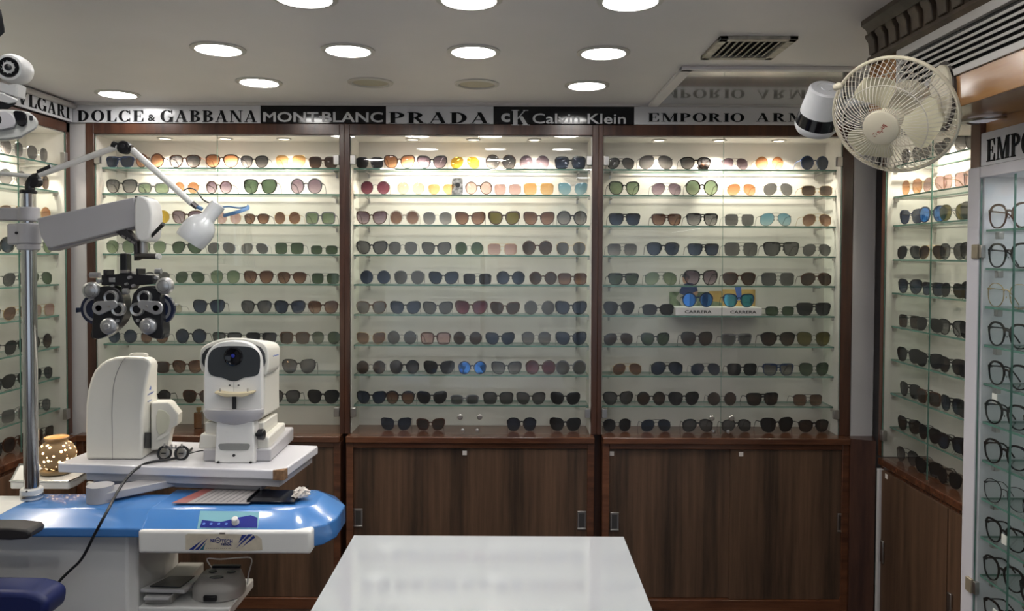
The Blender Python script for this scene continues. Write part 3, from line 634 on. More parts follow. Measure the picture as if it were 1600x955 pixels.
while y > .9 and k < 40:
    mb = MB(); w = .019
    pr = [(0, .602), (-.008, .604), (-.012, .640), (-.020, .652), (-.022, .662), (0, .662)]
    mb.prism([(BX-.002+x, y-w, Z(z)) for x, z in pr], (0, 2*w, 0)); obj('block', mb, WOODC, cn, bevel=.002); y -= .062; k += 1
gr = thing('air_grille', 'long white air-conditioning grille with black slots below the carved cornice', 'air grille', (BX, 1.2, Z(.44)))
GW = mat('grille white', (.46, .44, .42), .4)
mb = MB(); mb.box((BX-.006, -1.9, Z(.440)), (BX+.012, 2.16, Z(.458))); mb.box((BX-.006, -1.9, Z(.552)), (BX+.012, 2.16, Z(.575))); mb.box((BX-.006, 2.14, Z(.458)), (BX+.012, 2.16, Z(.552))); obj('frame', mb, GW, gr, bevel=.001)
mb = MB(); mb.box((BX+.008, -1.9, Z(.458)), (BX+.012, 2.14, Z(.552))); obj('backing', mb, BLACK, gr)
for k in range(5):
    z = Z(.4715+k*.0160); mb = MB(); mb.obox((BX-.001, .12, z), (.005, 0, .0015), (0, 2.02, 0), (-.0009, 0, .0030)); obj('louvre', mb, GW, gr)
mb = MB(); mb.box((BX, BYE-.02, Z(.40)), (BX+.012, BYE+.012, Z(.60))); struct('trim_10', mb, WOODS)
# soffit lamp
p = atz(1540, 185, BB); o = thing('soffit_downlight', 'round chrome-rimmed downlight in the honey wood soffit, upper right', 'ceiling light', (p.x, p.y, BB-.008))
mb = MB(); mb.lathe([(.040, 0), (.044, .005), (.058, .004), (.058, 0)], (p.x, p.y, BB-.0045), (0, 0, -1), 40, cap=False); obj('rim', mb, STEEL, o)
mb = MB(); mb.lathe([(.040, -.001), (.038, .002)], (p.x, p.y, BB-.0045), (0, 0, -1), 40); obj('diffuser', mb, mat('dim lamp glass', (.62, .62, .66), .3, emit=.25), o)
# ------------------------------------------------------------------ white eyeglasses cabinet on the right
WX = 1.246
wc = thing('eyeglasses_cabinet', 'tall white-framed cabinet of clear eyeglasses at the right edge', 'display cabinet', (1.4, 1.4, 0))
LIL = mat('lilac white laminate', (.56, .54, .58), .4)
WT = Z(.243)
mb = MB(); mb.box((WX, 2.065, 0), (WX+.24, 2.118, WT)); mb.box((WX, .6405, WT-.03), (WX+.24, 2.0645, WT)); mb.box((WX, .6, 0), (WX+.24, .64, WT)); mb.box((WX+.02, .6405, 0), (WX+.24, 2.0645, .1)); obj('frame', mb, LIL, wc, bevel=.002)
mb = MB(); mb.box((WX+.19, .64, .1), (WX+.20, 2.064, WT-.03)); mb.box((WX+.01, 2.058, .1), (WX+.19, 2.0645, WT-.03)); obj('lining', mb, COOLW, wc)
WY = [at(1527, 358.8+59.75*k, 2.055).z for k in range(11)]
for k, z in enumerate(WY):
    s_ = MB(); s_.box((WX+.012, .66, z-.006), (WX+.185, 2.052, z), fm=[0, 0, 1, 1, 1, 1]); so = obj('shelf', s_, [SHELFG, GEDGE], wc)
    for yy in (2.035, 1.90): bk = MB(); bk.box((WX+.03, yy-.008, z-.026), (WX+.045, yy+.008, z-.0065)); obj('shelf_bracket', bk, STEEL, so, bevel=.002)
for (a, b) in ((1.925, 2.062), (1.25, 1.922), (.645, 1.247)):
    g = MB(); g.box((WX+.002, a, .11), (WX+.006, b, WT-.033), fm=[0, 0, 1, 0, 1, 0]); go = obj('glass_door', g, [GLASS, GEDGE], wc)
    if a > 1.9:
        for hy in (393, 914):
            hz = at(1518, hy, 2.07).z; h = MB(); h.box((WX-.008, 2.058, hz-.019), (WX+.001, 2.085, hz+.019)); obj('hinge', h, mat('brass hinge', (.30, .25, .18), .45, .4), go, bevel=.002)
            h = MB(); h.box((WX-.004, 2.045, hz-.017), (WX+.008, 2.056, hz+.017)); obj('hinge_pad', h, STEEL, go, bevel=.001)
EG = ['PxT PxU', 'PxK RxM', 'PxG RxK', 'PxK PxX', 'PxK PxK', 'PxK PxK', 'PxK PxM', 'PxM RxM', 'WxK PxK', 'PxK PxQ', 'BxK PxK']
for k, row in enumerate(EG):
    for j, tk in enumerate(row.split()):
        eyewear(tk[0], 'x', tk[2], (WX+.022, (1.974, 1.824)[j]+random.uniform(-.008, .004), WY[k]+.0003), -pi/2+random.uniform(.10, .22), .142,
                f'{"leftmost" if j == 0 else "second"} on the {ORD[k]} shelf from top, white right cabinet', 'eyeglasses in the white cabinet', 'eyeglasses')
    for j in range(3):
        fr_ = 'KMQ'[(k+j) % 3]
        eyewear('PRS'[(k+j) % 3], 'x', fr_, (WX+.034, 1.66-.155*j, WY[k]+.0003), -pi/2+random.uniform(-.05, .1), .140,
                f'{ORD[j+2]} from left, {ORD[k]} shelf from top, white right cabinet', 'eyeglasses in the white cabinet', 'eyeglasses') if False else None
for k in (5, 8, 10):
    p = atx([0, 0, 0, 0, 0, 1553, 0, 0, 1572, 0, 1557][k], WY and 400, WX+.03); z = WY[k]; yy = [0, 0, 0, 0, 0, 2.01, 0, 0, 1.96, 0, 1.99][k]
    mb = MB(); mb.box((WX+.016, yy-.010, z+(.056 if k == 5 else .012)), (WX+.0185, yy+.010, z+(.081 if k == 5 else .036)))
    o = obj('price_tag', mb, mat('price tag', (.8, .8, .74), .5)); tag(o, f'small pale price tag at the {ORD[k]} shelf of the white cabinet', 'price tag', 'price tags in the white cabinet')
area('cabinet_fill', (WX+.10, 1.35, WT-.04), (0, 0, 0), .03, 1.3, 1.6, (.93, .96, 1))  # added cool fill to brighten the white cabinet's inside; no tube fitting there
sb = thing('sign_board', 'white sign with tall black serif capitals above the white cabinet, far right', 'sign', (WX, 1.2, Z(.243)))
mb = MB(); mb.box((WX, .6, Z(.2432)), (WX+.012, 2.062, Z(.331))); obj('panel', mb, SIGNW, sb, bevel=.001)
put_serif('lettering', 'EMPORIO', (WX, 2.035, Z(.252)), (0, -1, 0), .30, .058, INK, sb, .12); put_serif('lettering', 'ARMANI', (WX, 1.66, Z(.252)), (0, -1, 0), .27, .058, INK, sb, .12)
mb = MB(); mb.box((WX+.0, 2.066, WT), (WX+.24, 2.108, BB)); struct('trim_11', mb, WOODF); mb = MB(); mb.box((WX+.014, .6, WT), (WX+.24, 2.064, BB)); struct('trim_12', mb, WOODS)

# ------------------------------------------------------------------ fan on the bulkhead
def ringpts(c, ax, r, n=48, a0=0):
    ax = Vector(ax).normalized(); a = Vector((0, 0, 1)).cross(ax).normalized(); b = ax.cross(a)
    return [Vector(c)+(a*cos(a0+2*pi*i/n)+b*sin(a0+2*pi*i/n))*r for i in range(n)]
FA = Vector((-.66, -.58, -.48)).normalized(); FC = at(1396, 181, 1.83); FR = .141
FANC = mat('aged cream plastic', (.62, .56, .43), .35, noise=.06, nscale=12); FANW = mat('fan guard wire', (.60, .55, .47), .35)
fn_ = thing('wall_fan', 'cream wall fan with wire guard and three blades at upper right', 'fan', (FC.x+.1, FC.y+.1, FC.z-.1))
mb = MB(); mb.tube(ringpts(FC, FA, FR, 64), .0042, 8, closed=True, rz=.006); obj('guard_rim', mb, FANC, fn_)
def guard(depth, sgn, n, name, rin):
    mb = MB(); fa = Vector((0, 0, 1)).cross(FA).normalized(); fb = FA.cross(fa)
    for i in range(n):
        t = 2*pi*i/n; tw = .35*sgn; pts = []
        for k in range(7):
            u = k/6; r = rin+(FR-rin)*u; h = depth*sgn*(1-u**2.6); a = t+tw*(1-u)*.6
            pts.append(FC+FA*h+(fa*cos(a)+fb*sin(a))*r)
        mb.tube(pts, .00085, 4)
    for r, u in ((rin, 0), (rin+(FR-rin)*.55, .55)):
        mb.tube(ringpts(FC+FA*depth*sgn*(1-u**2.6), FA, r, 48), .0013, 5, closed=True)
    return obj(name, mb, FANW, fn_)
guard(.075, 1, 66, 'front_guard', .040); guard(.050, -1, 54, 'rear_guard', .035)
HC = FC+FA*.075
mb = MB(); mb.lathe([(.041, -.006), (.0415, 0), (.040, .004), (.034, .0065), (.010, .0085), (.001, .0088)], HC, FA, 40); hub = obj('hub_cap', mb, FANC, fn_)
# lettering on the hub cap follows its tilt
hv = Vector((0, 0, 1)).cross(-FA).normalized(); hu = (-FA).cross(hv)   # hv ~ right
rt_ = Matrix.Rotation(radians(135), 3, -FA); uu = (rt_ @ Vector((0, 0, 1)).cross(FA)).normalized(); vv = FA.cross(uu)
REDL = mat('faded red lettering', (.30, .06, .04), .5)
put_sans('lettering', 'Inda', HC+FA*.0075+uu*-.016+vv*-.001, uu, .026, .011, REDL, hub, .02, vv, .0008)
mb = MB(); q = HC+FA*.0086+uu*.018-vv*.001
for a_ in (0, 1, 2): mb.tube([q+uu*(.0045*cos(a_*2.1+t*.35))+vv*(.0045*sin(a_*2.1+t*.35)) for t in range(4)], .0006, 4)
obj('emblem', mb, REDL, hub)
fa = Vector((0, 0, 1)).cross(FA).normalized(); fb = FA.cross(fa)
BM = mat('cream translucent blade', (.66, .61, .44), .3)
for bi in range(3):
    a0 = radians([100, 220, 340][bi]+0); mb = MB(); nu, nv = 10, 12; V = []
    for side in (0, 1):
        for i in range(nu+1):
            u = i/nu; r = .026+.088*u; hw = (.30+.36*sin(min(1, u*1.25)*pi/2)) * (1 if u < .72 else math.sqrt(max(.03, 1-((u-.72)/.285)**2)))
            for j in range(nv+1):
                v = -1+2*j/nv; a = a0+hw*v+.12*u; h = .022-.016*v*(.5+.5*u)+side*.0016
                V.append(FC+FA*h+(fa*cos(a)+fb*sin(a))*r)
    st = (nu+1)*(nv+1); Fc = []
    for i in range(nu):
        for j in range(nv):
            q_ = [i*(nv+1)+j, i*(nv+1)+j+1, (i+1)*(nv+1)+j+1, (i+1)*(nv+1)+j]; Fc += [q_, [st+k for k in q_[::-1]]]
    bd = [j for j in range(nv+1)]+[(i)*(nv+1)+nv for i in range(1, nu+1)]+[nu*(nv+1)+j for j in range(nv-1, -1, -1)]+[i*(nv+1) for i in range(nu-1, 0, -1)]
    for k in range(len(bd)): a1, b1_ = bd[k], bd[(k+1) % len(bd)]; Fc.append([a1, b1_, st+b1_, st+a1])
    mb.add(V, Fc); obj('blade', mb, BM, fn_)
mb = MB(); mb.lathe([(.030, .0), (.030, .014), (.024, .024), (.001, .026)], FC+FA*.012, FA, 30); obj('spinner', mb, FANC, fn_)
mb = MB(); mb.lathe([(.040, 0), (.050, .008), (.050, .055), (.040, .075), (.001, .08)], FC-FA*.050, -FA, 30); obj('motor_housing', mb, FANC, fn_)
PW = Vector((BX, 1.925, Z(.40)))
mb = MB(); mb.tube(smooth_path([FC-FA*.10, FC-FA*.13+Vector((0, .0, -.01)), PW+Vector((-.03, 0, -.02)), PW+Vector((-.004, 0, -.01))], 4), .016, 10, rz=.02); obj('neck', mb, FANC, fn_)
mb = MB(); pl_ = []
for i in range(28):
    t = 2*pi*i/28; pl_.append(PW+Vector((-.0005, .046*cos(t), .078*math.copysign(abs(sin(t))**.8, sin(t)))))
mb.prism(pl_, (-.016, 0, 0)); obj('wall_plate', mb, FANC, fn_, bevel=.004)
mb = MB(); mb.prism([PW+Vector((0, (p_-PW).y*1.16, (p_-PW).z*1.12)) for p_ in pl_], (-.006, 0, 0)); obj('plate_gasket', mb, mat('dark rubber', (.04, .03, .028), .5), fn_)
# small ivory catch of the guard + rag-like wrapped cord at the left
mb = MB(); q = at(1309, 135, 1.80); mb.lathe([(.001, -.012), (.008, -.008), (.009, .004), (.004, .012)], q, (1, .2, .5), 14); obj('guard_catch', mb, FANC, fn_)

# ------------------------------------------------------------------ white camera-like lamp unit behind the fan
C1 = at(1292, 138, 2.10); C2 = at(1273, 200, 2.18); ax = (C2-C1); L_ = ax.length; k_ = 1/L_
wcx = thing('security_camera', 'white cylindrical device with black band hanging left of the fan', 'security camera', (C2.x, C2.y, C2.z))
CWP = mat('cool white plastic', (.62, .62, .64), .35)
mb = MB(); mb.lathe([(.001, -.002), (.014, -.002), (.0145, 0), (.026, 0), (.0265, -.002), (.041, -.001), (.0455, .004), (.0525, .074)], C1, ax, 40); obj('housing', mb, CWP, wcx)
mb = MB(); mb.lathe([(.0522, .0742), (.0535, .0745), (.0565, .108), (.055, .1085)], C1, ax, 40); obj('dark_band', mb, BLACKG, wcx)
mb = MB(); mb.lathe([(.0562, .1087), (.0570, .109), (.0565, .119), (.050, .130), (.035, .136), (.001, .138)], C1, ax, 40); obj('end_cap', mb, CWP, wcx)
mb = MB(); mb.tube([C1+ax*.4+Vector((.05, 0, 0)), Vector((BX-.03, C1.y, C1.z-.02)), Vector((BX+.001, C1.y, C1.z-.02))], .012, 10); obj('bracket', mb, mat('cool white plastic', ()), wcx)

# ------------------------------------------------------------------ white desk
TBL_ = mat('glossy white laminate', (.49, .51, .55), .05, coat=1); TBL_.node_tree.nodes['Principled BSDF'].inputs['Coat IOR'].default_value = 2.3
DZ = Z(-.85); a = atz(553, 836, DZ); b = atz(975, 839, DZ)
yb = (a.y+b.y)/2; dx0, dx1 = a.x, b.x
dk = thing('desk', 'glossy white desk top in the foreground centre', 'desk', ((dx0+dx1)/2, 1.5, 0))
mb = MB(); mb.box((dx0, .95, DZ-.03), (dx1, yb, DZ)); obj('desktop', mb, TBL_, dk, bevel=.0015)
mb = MB(); mb.box((dx0+.06, 1.0, 0), (dx0+.085, yb-.08, DZ-.03)); obj('side_panel', mb, WOODD, dk); mb = MB(); mb.box((dx1-.085, 1.0, 0), (dx1-.06, yb-.08, DZ-.03)); obj('side_panel', mb, WOODD, dk)
mb = MB(); mb.box((dx0+.085, yb-.12, .25), (dx1-.085, yb-.10, DZ-.03)); obj('modesty_panel', mb, WOODD, dk)
# maroon stool
o = thing('stool', 'maroon upholstered seat half hidden beside the white desk', 'stool', (-.63, 2.22, 0))
MAR = mat('maroon fabric', (.12, .012, .03), .8)
mb = MB(); mb.lathe([(.15, 0), (.17, .01), (.175, .035), (.165, .055), (.10, .066), (.001, .068)], (-.63, 2.22, .44), (0, 0, 1), 36); obj('seat', mb, MAR, o)
mb = MB(); mb.cyl((-.63, 2.22, .05), (-.63, 2.22, .44), .025); obj('column', mb, CHROME, o)
mb = MB(); mb.lathe([(.16, 0), (.16, .02), (.05, .05), (.03, .06)], (-.63, 2.22, 0), (0, 0, 1), 32); obj('base', mb, CHROME, o)

# ------------------------------------------------------------------ eye-testing unit (white column, blue arm table)
EX = Z(-.75)
un = thing('refraction_unit', 'white and blue eye-testing table unit at lower left', 'eye-testing unit', (-1.35, 2.38, 0))
mb = MB()
colp = [(-1.95, 2.235), (-1.135, 2.235), (-1.112, 2.255), (-1.107, 2.36), (-1.107, 2.52), (-1.95, 2.52)]
mb.loft([[(x, y, z) for x, y in colp] for z in (0, Z(-.80))]); obj('column', mb, WHITEP, un, bevel=.006)
def plan(x0, x1, y0, y1, ch, ins): return [(x0, y0+ins), (x1-ch-ins*.4, y0+ins), (x1-ch*.25-ins, y0+ch*.45+ins*.6), (x1-ins, y0+ch+ins*.2), (x1-ins, y1-ch*.9-ins*.2), (x1-ch*.5-ins*.8, y1-ins), (x0, y1-ins)]
# left cover
def cover(x0, x1, y0, y1, zt, zl, zb, ins, name, endl=False):
    mb = MB(); P = lambda i, z: [(x0+(i if endl else 0), y0+i, z), (x1, y0+i, z), (x1, y1-i*.3, z), (x0+(i if endl else 0), y1-i*.3, z)]
    mb.loft([P(.004, zb), P(0, zb+.004), P(0, zl), P(ins, zt-.003), P(ins+.006, zt)]); return obj(name, mb, BLUE, un, bevel=.003)
cover(-1.545, -1.065, 2.185, 2.40, EX, Z(-.789), Z(-.816), .062, 'arm_cover', True)
mb = MB(); rings = []
for ins, z in ((.006, Z(-.852)), (0, Z(-.848)), (0, Z(-.793)), (.058, Z(-.7535)), (.068, Z(-.7505))): rings.append([(x, y, z) for x, y in plan(-1.075, -.530, 2.185, 2.50, .10, ins)])
mb.loft(rings); bt = obj('blue_table', mb, BLUE, un, bevel=.003)
# seams
mb = MB(); p = at(498, 862, 2.183)
dr0 = at(215, 848, 2.178).x; dr1 = at(485.5, 848, 2.178).x; z1_ = at(350, 829.5, 2.178).z; z0_ = at(350, 866.5, 2.178).z
mb = MB(); mb.box((dr0, 2.178, z0_), (dr1, 2.40, z1_)); dw = obj('drawer', mb, WHITEP, un, bevel=.009, seg=4)
# drawer sticker
YD = 2.1775
def dpt(px, py, y=YD): return at(px, py, y)
def flat(name, pts, m, parent, y=YD, d=.0004):
    mb = MB(); mb.prism([dpt(px, py, y) for px, py in pts], (0, -d, 0)); return obj(name, mb, m, parent, smooth=False)
st_ = flat('sticker', [(290, 836), (294, 834), (372, 835), (402, 837), (409, 843), (410, 860), (386, 861), (290, 859.5)], mat('aged sticker', (.56, .50, .40), .5, noise=.12, nscale=40), dw)
NV = mat('navy ink', (.012, .03, .20), .4); TL = mat('teal ink', (.02, .12, .2), .4)
mb = MB()
for q_ in ([(294.5, 859.5), (302, 859.5), (317, 843)], [(304, 859.5), (310, 859.5), (326, 840)], ): mb.prism([dpt(x, y, YD-.0005) for x, y in q_], (0, -.0003, 0))
for q_ in ([(378, 836), (386, 836), (372.5, 849)], [(388, 835), (395, 835), (369, 857)], [(396, 836.5), (399, 840), (378, 855.5)]): mb.prism([dpt(x, y, YD-.0005) for x, y in q_], (0, -.0003, 0))
obj('emblem', mb, NV, dw, smooth=False); mb = MB(); mb.prism([dpt(x, y, YD-.0005) for x, y in [(312, 859.5), (318, 859.5), (321.5, 848)]], (0, -.0003, 0)); obj('emblem', mb, TL, dw, smooth=False)
def stx(txt, x0, x1, y0, y1, off, m=NV):
    p, q = dpt(x0, y1), dpt(x1, y0); return put_sans('lettering', txt, (p.x, YD, p.z), (1, 0, 0), q.x-p.x, q.z-p.z, m, dw, off, d=.0008, depth=.0004)
stx('NE', 329, 336, 842, 847.5, .03); stx('TECH', 346, 363.5, 843, 848.5, .02); stx('MEDICAL', 346.5, 362, 849, 852, .0)
mb = MB()
for i in range(13):
    q = dpt(322+i*3.1+(i % 4 == 3)*.6, 857.6, YD-.0004); mb.box((q.x, q.y-.0003, q.z), (q.x+.0022+.001*(i % 3), q.y, q.z+.0018))
obj('faded_print', mb, mat('faded print', (.30, .26, .24), .5), st_)
mb = MB(); c_ = dpt(340.5, 844.5, YD-.0012); mb.tube(ringpts(c_, (0, -1, 0), .0072, 24), .0009, 5, closed=True); mb.box((c_.x-.004, c_.y-.0004, c_.z-.0007), (c_.x+.004, c_.y+.0004, c_.z+.0007)); obj('lettering', mb, NV, dw)
# control strip on the blue slope
def slope(px, t, lift=.0008):   # t: 0 at bottom of the slope, 1 at top
    y = 2.185+.058*t; z = Z(-.793)+.0395*t; p = at(px, 810, y); return Vector((p.x, y-lift*.56, z+lift*.83))
def strip(name, pts, m, parent, lift, th=.0006):
    mb = MB(); mb.prism([slope(x, t, lift) for x, t in pts], (0, -th*.56, th*.83)); return obj(name, mb, m, parent, smooth=False)
cp = strip('control_panel', [(308, .08), (403, .10), (405, .92), (313, .96)], mat('pale teal label', (.20, .42, .50), .3), un, .0006)
strip('button_field', [(312, .12), (402, .13), (402.5, .62), (392, .74), (372, .62), (345, .40), (316, .50)], mat('deep blue label', (.012, .02, .22), .3), cp, .0014)
for x in (318.5, 330, 342, 353.5):
    mb = MB(); mb.lathe([(.0042, 0), (.0035, .001)], slope(x, .30, .0022), (0, -.56, .83), 16); obj('button', mb, mat('button blue', (.12, .22, .62), .3), cp)
mb = MB(); q = slope(368.5, .36, .002); mb.lathe([(.0105, 0), (.0105, .006), (.009, .010), (.0088, .018), (.006, .020)], q, (0, -.5, .86), 24); obj('knob', mb, WHITEP, cp)
mb = MB(); p = slope(358, .97); mb.box((p.x-.004, 2.176, Z(-.800)), (p.x+.012, 2.186, Z(-.795))); obj('latch', mb, STEEL, un, bevel=.001)
# brochure and glass on top of the blue table
o = thing('brochure', 'printed leaflet lying flat on the blue table under a dark tray', 'leaflet', (-.86, 2.33, EX+.005))
def topq(px, y, z): return Vector((at(px, 780, y).x, y, z))
mb = MB(); mb.prism([(-1.02, 2.275, EX+.0055), (-.79, 2.275, EX+.0055), (-.77, 2.42, EX+.0055), (-.98, 2.42, EX+.0055)], (0, 0, .0015))
mp = mat('printed paper', (.34, .32, .32), .35); obj('sheet', mb, mp, o)
mb = MB(); mb.prism([(-1.02, 2.275, EX+.0072), (-.975, 2.275, EX+.0072), (-.945, 2.42, EX+.0072), (-.98, 2.42, EX+.0072)], (0, 0, .0004)); obj('red_print', mb, mat('red print', (.28, .09, .08), .4), o)
for k in range(9):
    x = -.955+k*.019; mb = MB(); mb.prism([(x, 2.285, EX+.0072), (x+.003, 2.285, EX+.0072), (x+.023, 2.40, EX+.0072), (x+.020, 2.40, EX+.0072)], (0, 0, .0003)); obj('text_line', mb, mat('grey print', (.12, .12, .13), .4), o)
o = thing('tray', 'dark shallow tray on the blue table beneath the white instrument top', 'tray', (-.75, 2.34, EX+.005))
mb = MB(); mb.box((-.80, 2.285, EX+.0065), (-.655, 2.40, EX+.010)); mb.box((-.80, 2.285, EX+.010), (-.797, 2.43, EX+.016)); mb.box((-.655, 2.285, EX+.010), (-.652, 2.43, EX+.016)); obj('tray_body', mb, BLACKG, o, bevel=.002)
# crumpled tissue
mb = MB(); R_ = random.Random(3); tc_ = Vector((-.648, 2.335, EX+.012)); rings = []
for i in range(7):
    u = i/6; rings.append([tc_+Vector((cos(2*pi*k/14)*(.026+.010*R_.uniform(-1, 1))*math.sqrt(max(.02, 1-u*u)), sin(2*pi*k/14)*(.022+.009*R_.uniform(-1, 1))*math.sqrt(max(.02, 1-u*u)), .026*u+.005*R_.uniform(-1, 1)*(u > 0))) for k in range(14)])
mb.loft(rings); o = obj('crumpled_tissue', mb, mat('tissue', (.62, .57, .53), .8), smooth=False); tag(o, 'crumpled paper tissue on the right end of the blue table', 'tissue')
# swing arm and instrument top
TH = radians(5.5); tux = Vector((cos(TH), -sin(TH), 0)); tuy = Vector((sin(TH), cos(TH), 0)); TZ = Z(-.668)
TO = atz(90, 724, TZ)     # front left corner
def tp(u, v, z=0): return Vector((TO.x, TO.y, 0))+tux*u+tuy*v+Vector((0, 0, TZ+z))
TW = (atz(450, 731, TZ)-TO).dot(tux); TD = .315
def tbox(mb, u0, u1, v0, v1, z0, z1): mb.prism([tp(u0, v0, z0), tp(u1, v0, z0), tp(u1, v1, z0), tp(u0, v1, z0)], (0, 0, z1-z0)); return mb
it = thing('instrument_table', 'white sliding table top carrying two eye-testing instruments', 'table', tp(TW/2, TD/2, -.12))
mb = MB(); tbox(mb, 0, TW-.004, 0, TD, -.030, 0); obj('table_top', mb, mat('white table laminate', (.70, .69, .73), .2, coat=.3), it, bevel=.005, seg=3)
mb = MB(); mb.prism([tp(TW-.035, -.001, -.031), tp(TW, -.001, -.031), tp(TW, .03, -.031)], (0, 0, .0315)); obj('chipped_corner', mb, mat('chipboard', (.22, .12, .06), .8, noise=.4, nscale=80), it)
mb = MB(); tbox(mb, .09, TW-.018, .010, TD-.02, -.055, -.0302); obj('apron', mb, GREYP, it, bevel=.002)
mb = MB(); tbox(mb, .10, TW-.085, .03, TD-.05, -.074, -.0552); obj('rail', mb, mat('darker grey metal', (.34, .33, .35), .4), it, bevel=.002)  # rail in a slightly darker grey than the apron
PV = at(154, 785, 2.30); mb = MB()
mb.cyl((PV.x, 2.31, EX+.001), (PV.x, 2.31, TZ-.032), .038, seg=36); obj('pivot', mb, GREYP, it)
mb = MB(); e0 = Vector((PV.x, 2.31, 0)); e1 = tp(.45, .16); e1.z = 0; dn = (e1-e0).normalized(); sd = Vector((-dn.y, dn.x, 0))
mb.prism([e0-sd*.038+Vector((0, 0, EX+.008)), e1-sd*.03+Vector((0, 0, EX+.012)), e1+sd*.03+Vector((0, 0, EX+.012)), e0+sd*.038+Vector((0, 0, EX+.008))], (0, 0, .024)); obj('swing_arm', mb, GREYP, it, bevel=.003)

# ------------------------------------------------------------------ instrument helpers: traced outlines at their own distance, real depth
def prof(pts, Y, depth, mb=None, m=None, up=0):
    mb = mb or MB(); mb.prism([at(px, py, Y) for px, py in pts], (0, depth, up), m); return mb
def pcyl(px, py, Y, rpx, depth, mb=None, m=None, seg=32, prof_=None):
    mb = mb or MB(); r = rpx*Y/F; c = at(px, py, Y); mb.lathe(prof_ or [(r*.94, 0), (r, depth*.12), (r, depth)], c, (0, 1, 0), seg, m); return mb
def rnd(pts, it=2):
    for _ in range(it):
        q = []
        for i in range(len(pts)):
            a, b = pts[i], pts[(i+1) % len(pts)]; q += [(a[0]*.75+b[0]*.25, a[1]*.75+b[1]*.25), (a[0]*.25+b[0]*.75, a[1]*.25+b[1]*.75)]
        pts = q
    return pts
def frustum(mb, A, YA, Bp, YB, m=None):
    return mb.loft([[at(x, y, YA) for x, y in A], [at(x, y, YB) for x, y in Bp]], m)
def arch(x0, x1, y0, y1, k=14, e=2.6):
    """outline with flat foot at y1 and a super-elliptic head reaching y0"""
    cx, a = (x0+x1)/2, (x1-x0)/2; h = min(a*1.0, y1-y0); out = [(x1, y1)]
    for i in range(k+1):
        t = pi*i/k; c, s = cos(t), sin(t); out.append((cx+a*math.copysign(abs(c)**(2/e), c), y0+h-h*abs(s)**(2/e)))
    return out+[(x0, y1)]
# ------------------------------------------------------------------ autorefractor facing the camera
YA = 2.44
ar = thing('autorefractor', 'white eye-testing instrument facing forward with dark window and chin rest', 'autorefractor', at(372, 728, YA+.15))
mb = MB(); frustum(mb, [(317, 728), (400, 729), (423, 728), (423, 702), (317, 702)], YA+.02, [(350, 695), (400, 695), (459, 692), (459, 667), (350, 667)], YA+.31); obj('base', mb, GREYP, ar, bevel=.006, seg=3)
mb = MB(); frustum(mb, [(309, 702), (420, 703), (420, 683), (313, 678)], YA+.035, [(345, 680), (446, 680), (446, 660), (345, 660)], YA+.27); obj('sliding_stage', mb, IVORY, ar, bevel=.006, seg=3)
mb = MB(); frustum(mb, [(320, 681), (412, 681), (412, 660), (320, 660)], YA+.05, [(345, 668), (434, 664), (434, 645), (345, 645)], YA+.24); obj('stage_neck', mb, IVORY, ar, bevel=.004)
mb = MB(); mb.prism([at(*q, YA) for q in [(338, 658), (396, 658), (398, 724), (396, 727), (338, 726), (335, 723)]], (0, .05, 0)); fp = obj('front_column', mb, WHITEP, ar, bevel=.004)
mb = MB(); mb.prism([at(*q, YA-.0005) for q in rnd([(341, 695), (345, 693), (387, 693), (391, 695), (389, 702), (384, 704), (348, 704), (343, 702)], 1)], (0, -.0012, 0)); obj('recess', mb, mat('recess grey', (.25, .25, .24), .5), fp)
for q in ((340.5, 723), (391, 723.5), (365, 712)):
    obj('screw', pcyl(q[0], q[1], YA-.004, 2.2, .004), BLACK, fp)
# body
bA = rnd([(318, 663), (412, 667), (414, 600), (416, 560), (404, 540), (370, 532), (330, 538), (318, 560)], 1)
bB = rnd([(345, 650), (437, 650), (436, 600), (437, 562), (430, 540), (400, 532), (360, 534), (345, 560)], 1)
mb = MB(); frustum(mb, bA, YA+.06, bB, YA+.27); obj('body', mb, IVORY, ar, bevel=.004)
hA = rnd([(311, 556), (314, 542), (340, 530), (370, 527), (404, 532), (418, 541), (420, 560), (419, 584), (411, 588), (320, 584), (312, 577)], 1)
hB = rnd([(344, 556), (346, 542), (370, 533), (398, 532), (428, 533), (438, 541), (437, 556), (437, 572), (432, 580), (350, 580), (345, 574)], 1)
mb = MB(); frustum(mb, hA, YA+.045, hB, YA+.21); hd = obj('hood', mb, IVORY, ar, bevel=.004)
mb = MB(); mb.prism([at(*q, YA+.042) for q in rnd([(316, 572), (317, 548), (340, 537), (366, 531), (392, 536), (413, 545), (416, 572), (404, 575), (330, 575)], 1)], (0, -.004, 0)); obj('dark_surround', mb, mat('charcoal', (.028, .03, .034), .35), hd)
# front face plate: arch with a dark window
mb = MB(); mb.prism([at(*q, YA+.012) for q in arch(319, 408, 533, 645)], (0, .028, 0)); fc_ = obj('face_plate', mb, WHITEP, ar, bevel=.003)
wn = [(325, 560), (329, 549), (338, 543), (350, 541), (380, 541), (394, 543), (403, 549), (407, 558), (406, 580), (402, 587), (390, 589), (381, 590), (372, 595), (364, 596), (356, 594), (347, 590), (334, 588), (328, 585), (325, 578)]
mb = MB(); mb.prism([at(*q, YA+.0115) for q in rnd(wn, 1)], (0, -.001, 0)); obj('window', mb, mat('smoked window', (.045, .05, .055), .12), fc_)
mb = MB(); pcyl(365, 557, YA+.0105, 15, .0, mb, prof_=[(.030, .0), (.030, -.004), (.026, -.006), (.022, -.004), (.001, -.003)]); ln = obj('lens', mb, BLACKG, fc_)
mb = MB(); pcyl(364, 556, YA+.004, 4, .0, mb, prof_=[(.006, .0), (.006, -.001), (.001, -.002)]); obj('lens_centre', mb, mat('blue lens', (.02, .03, .28), .1), ln)
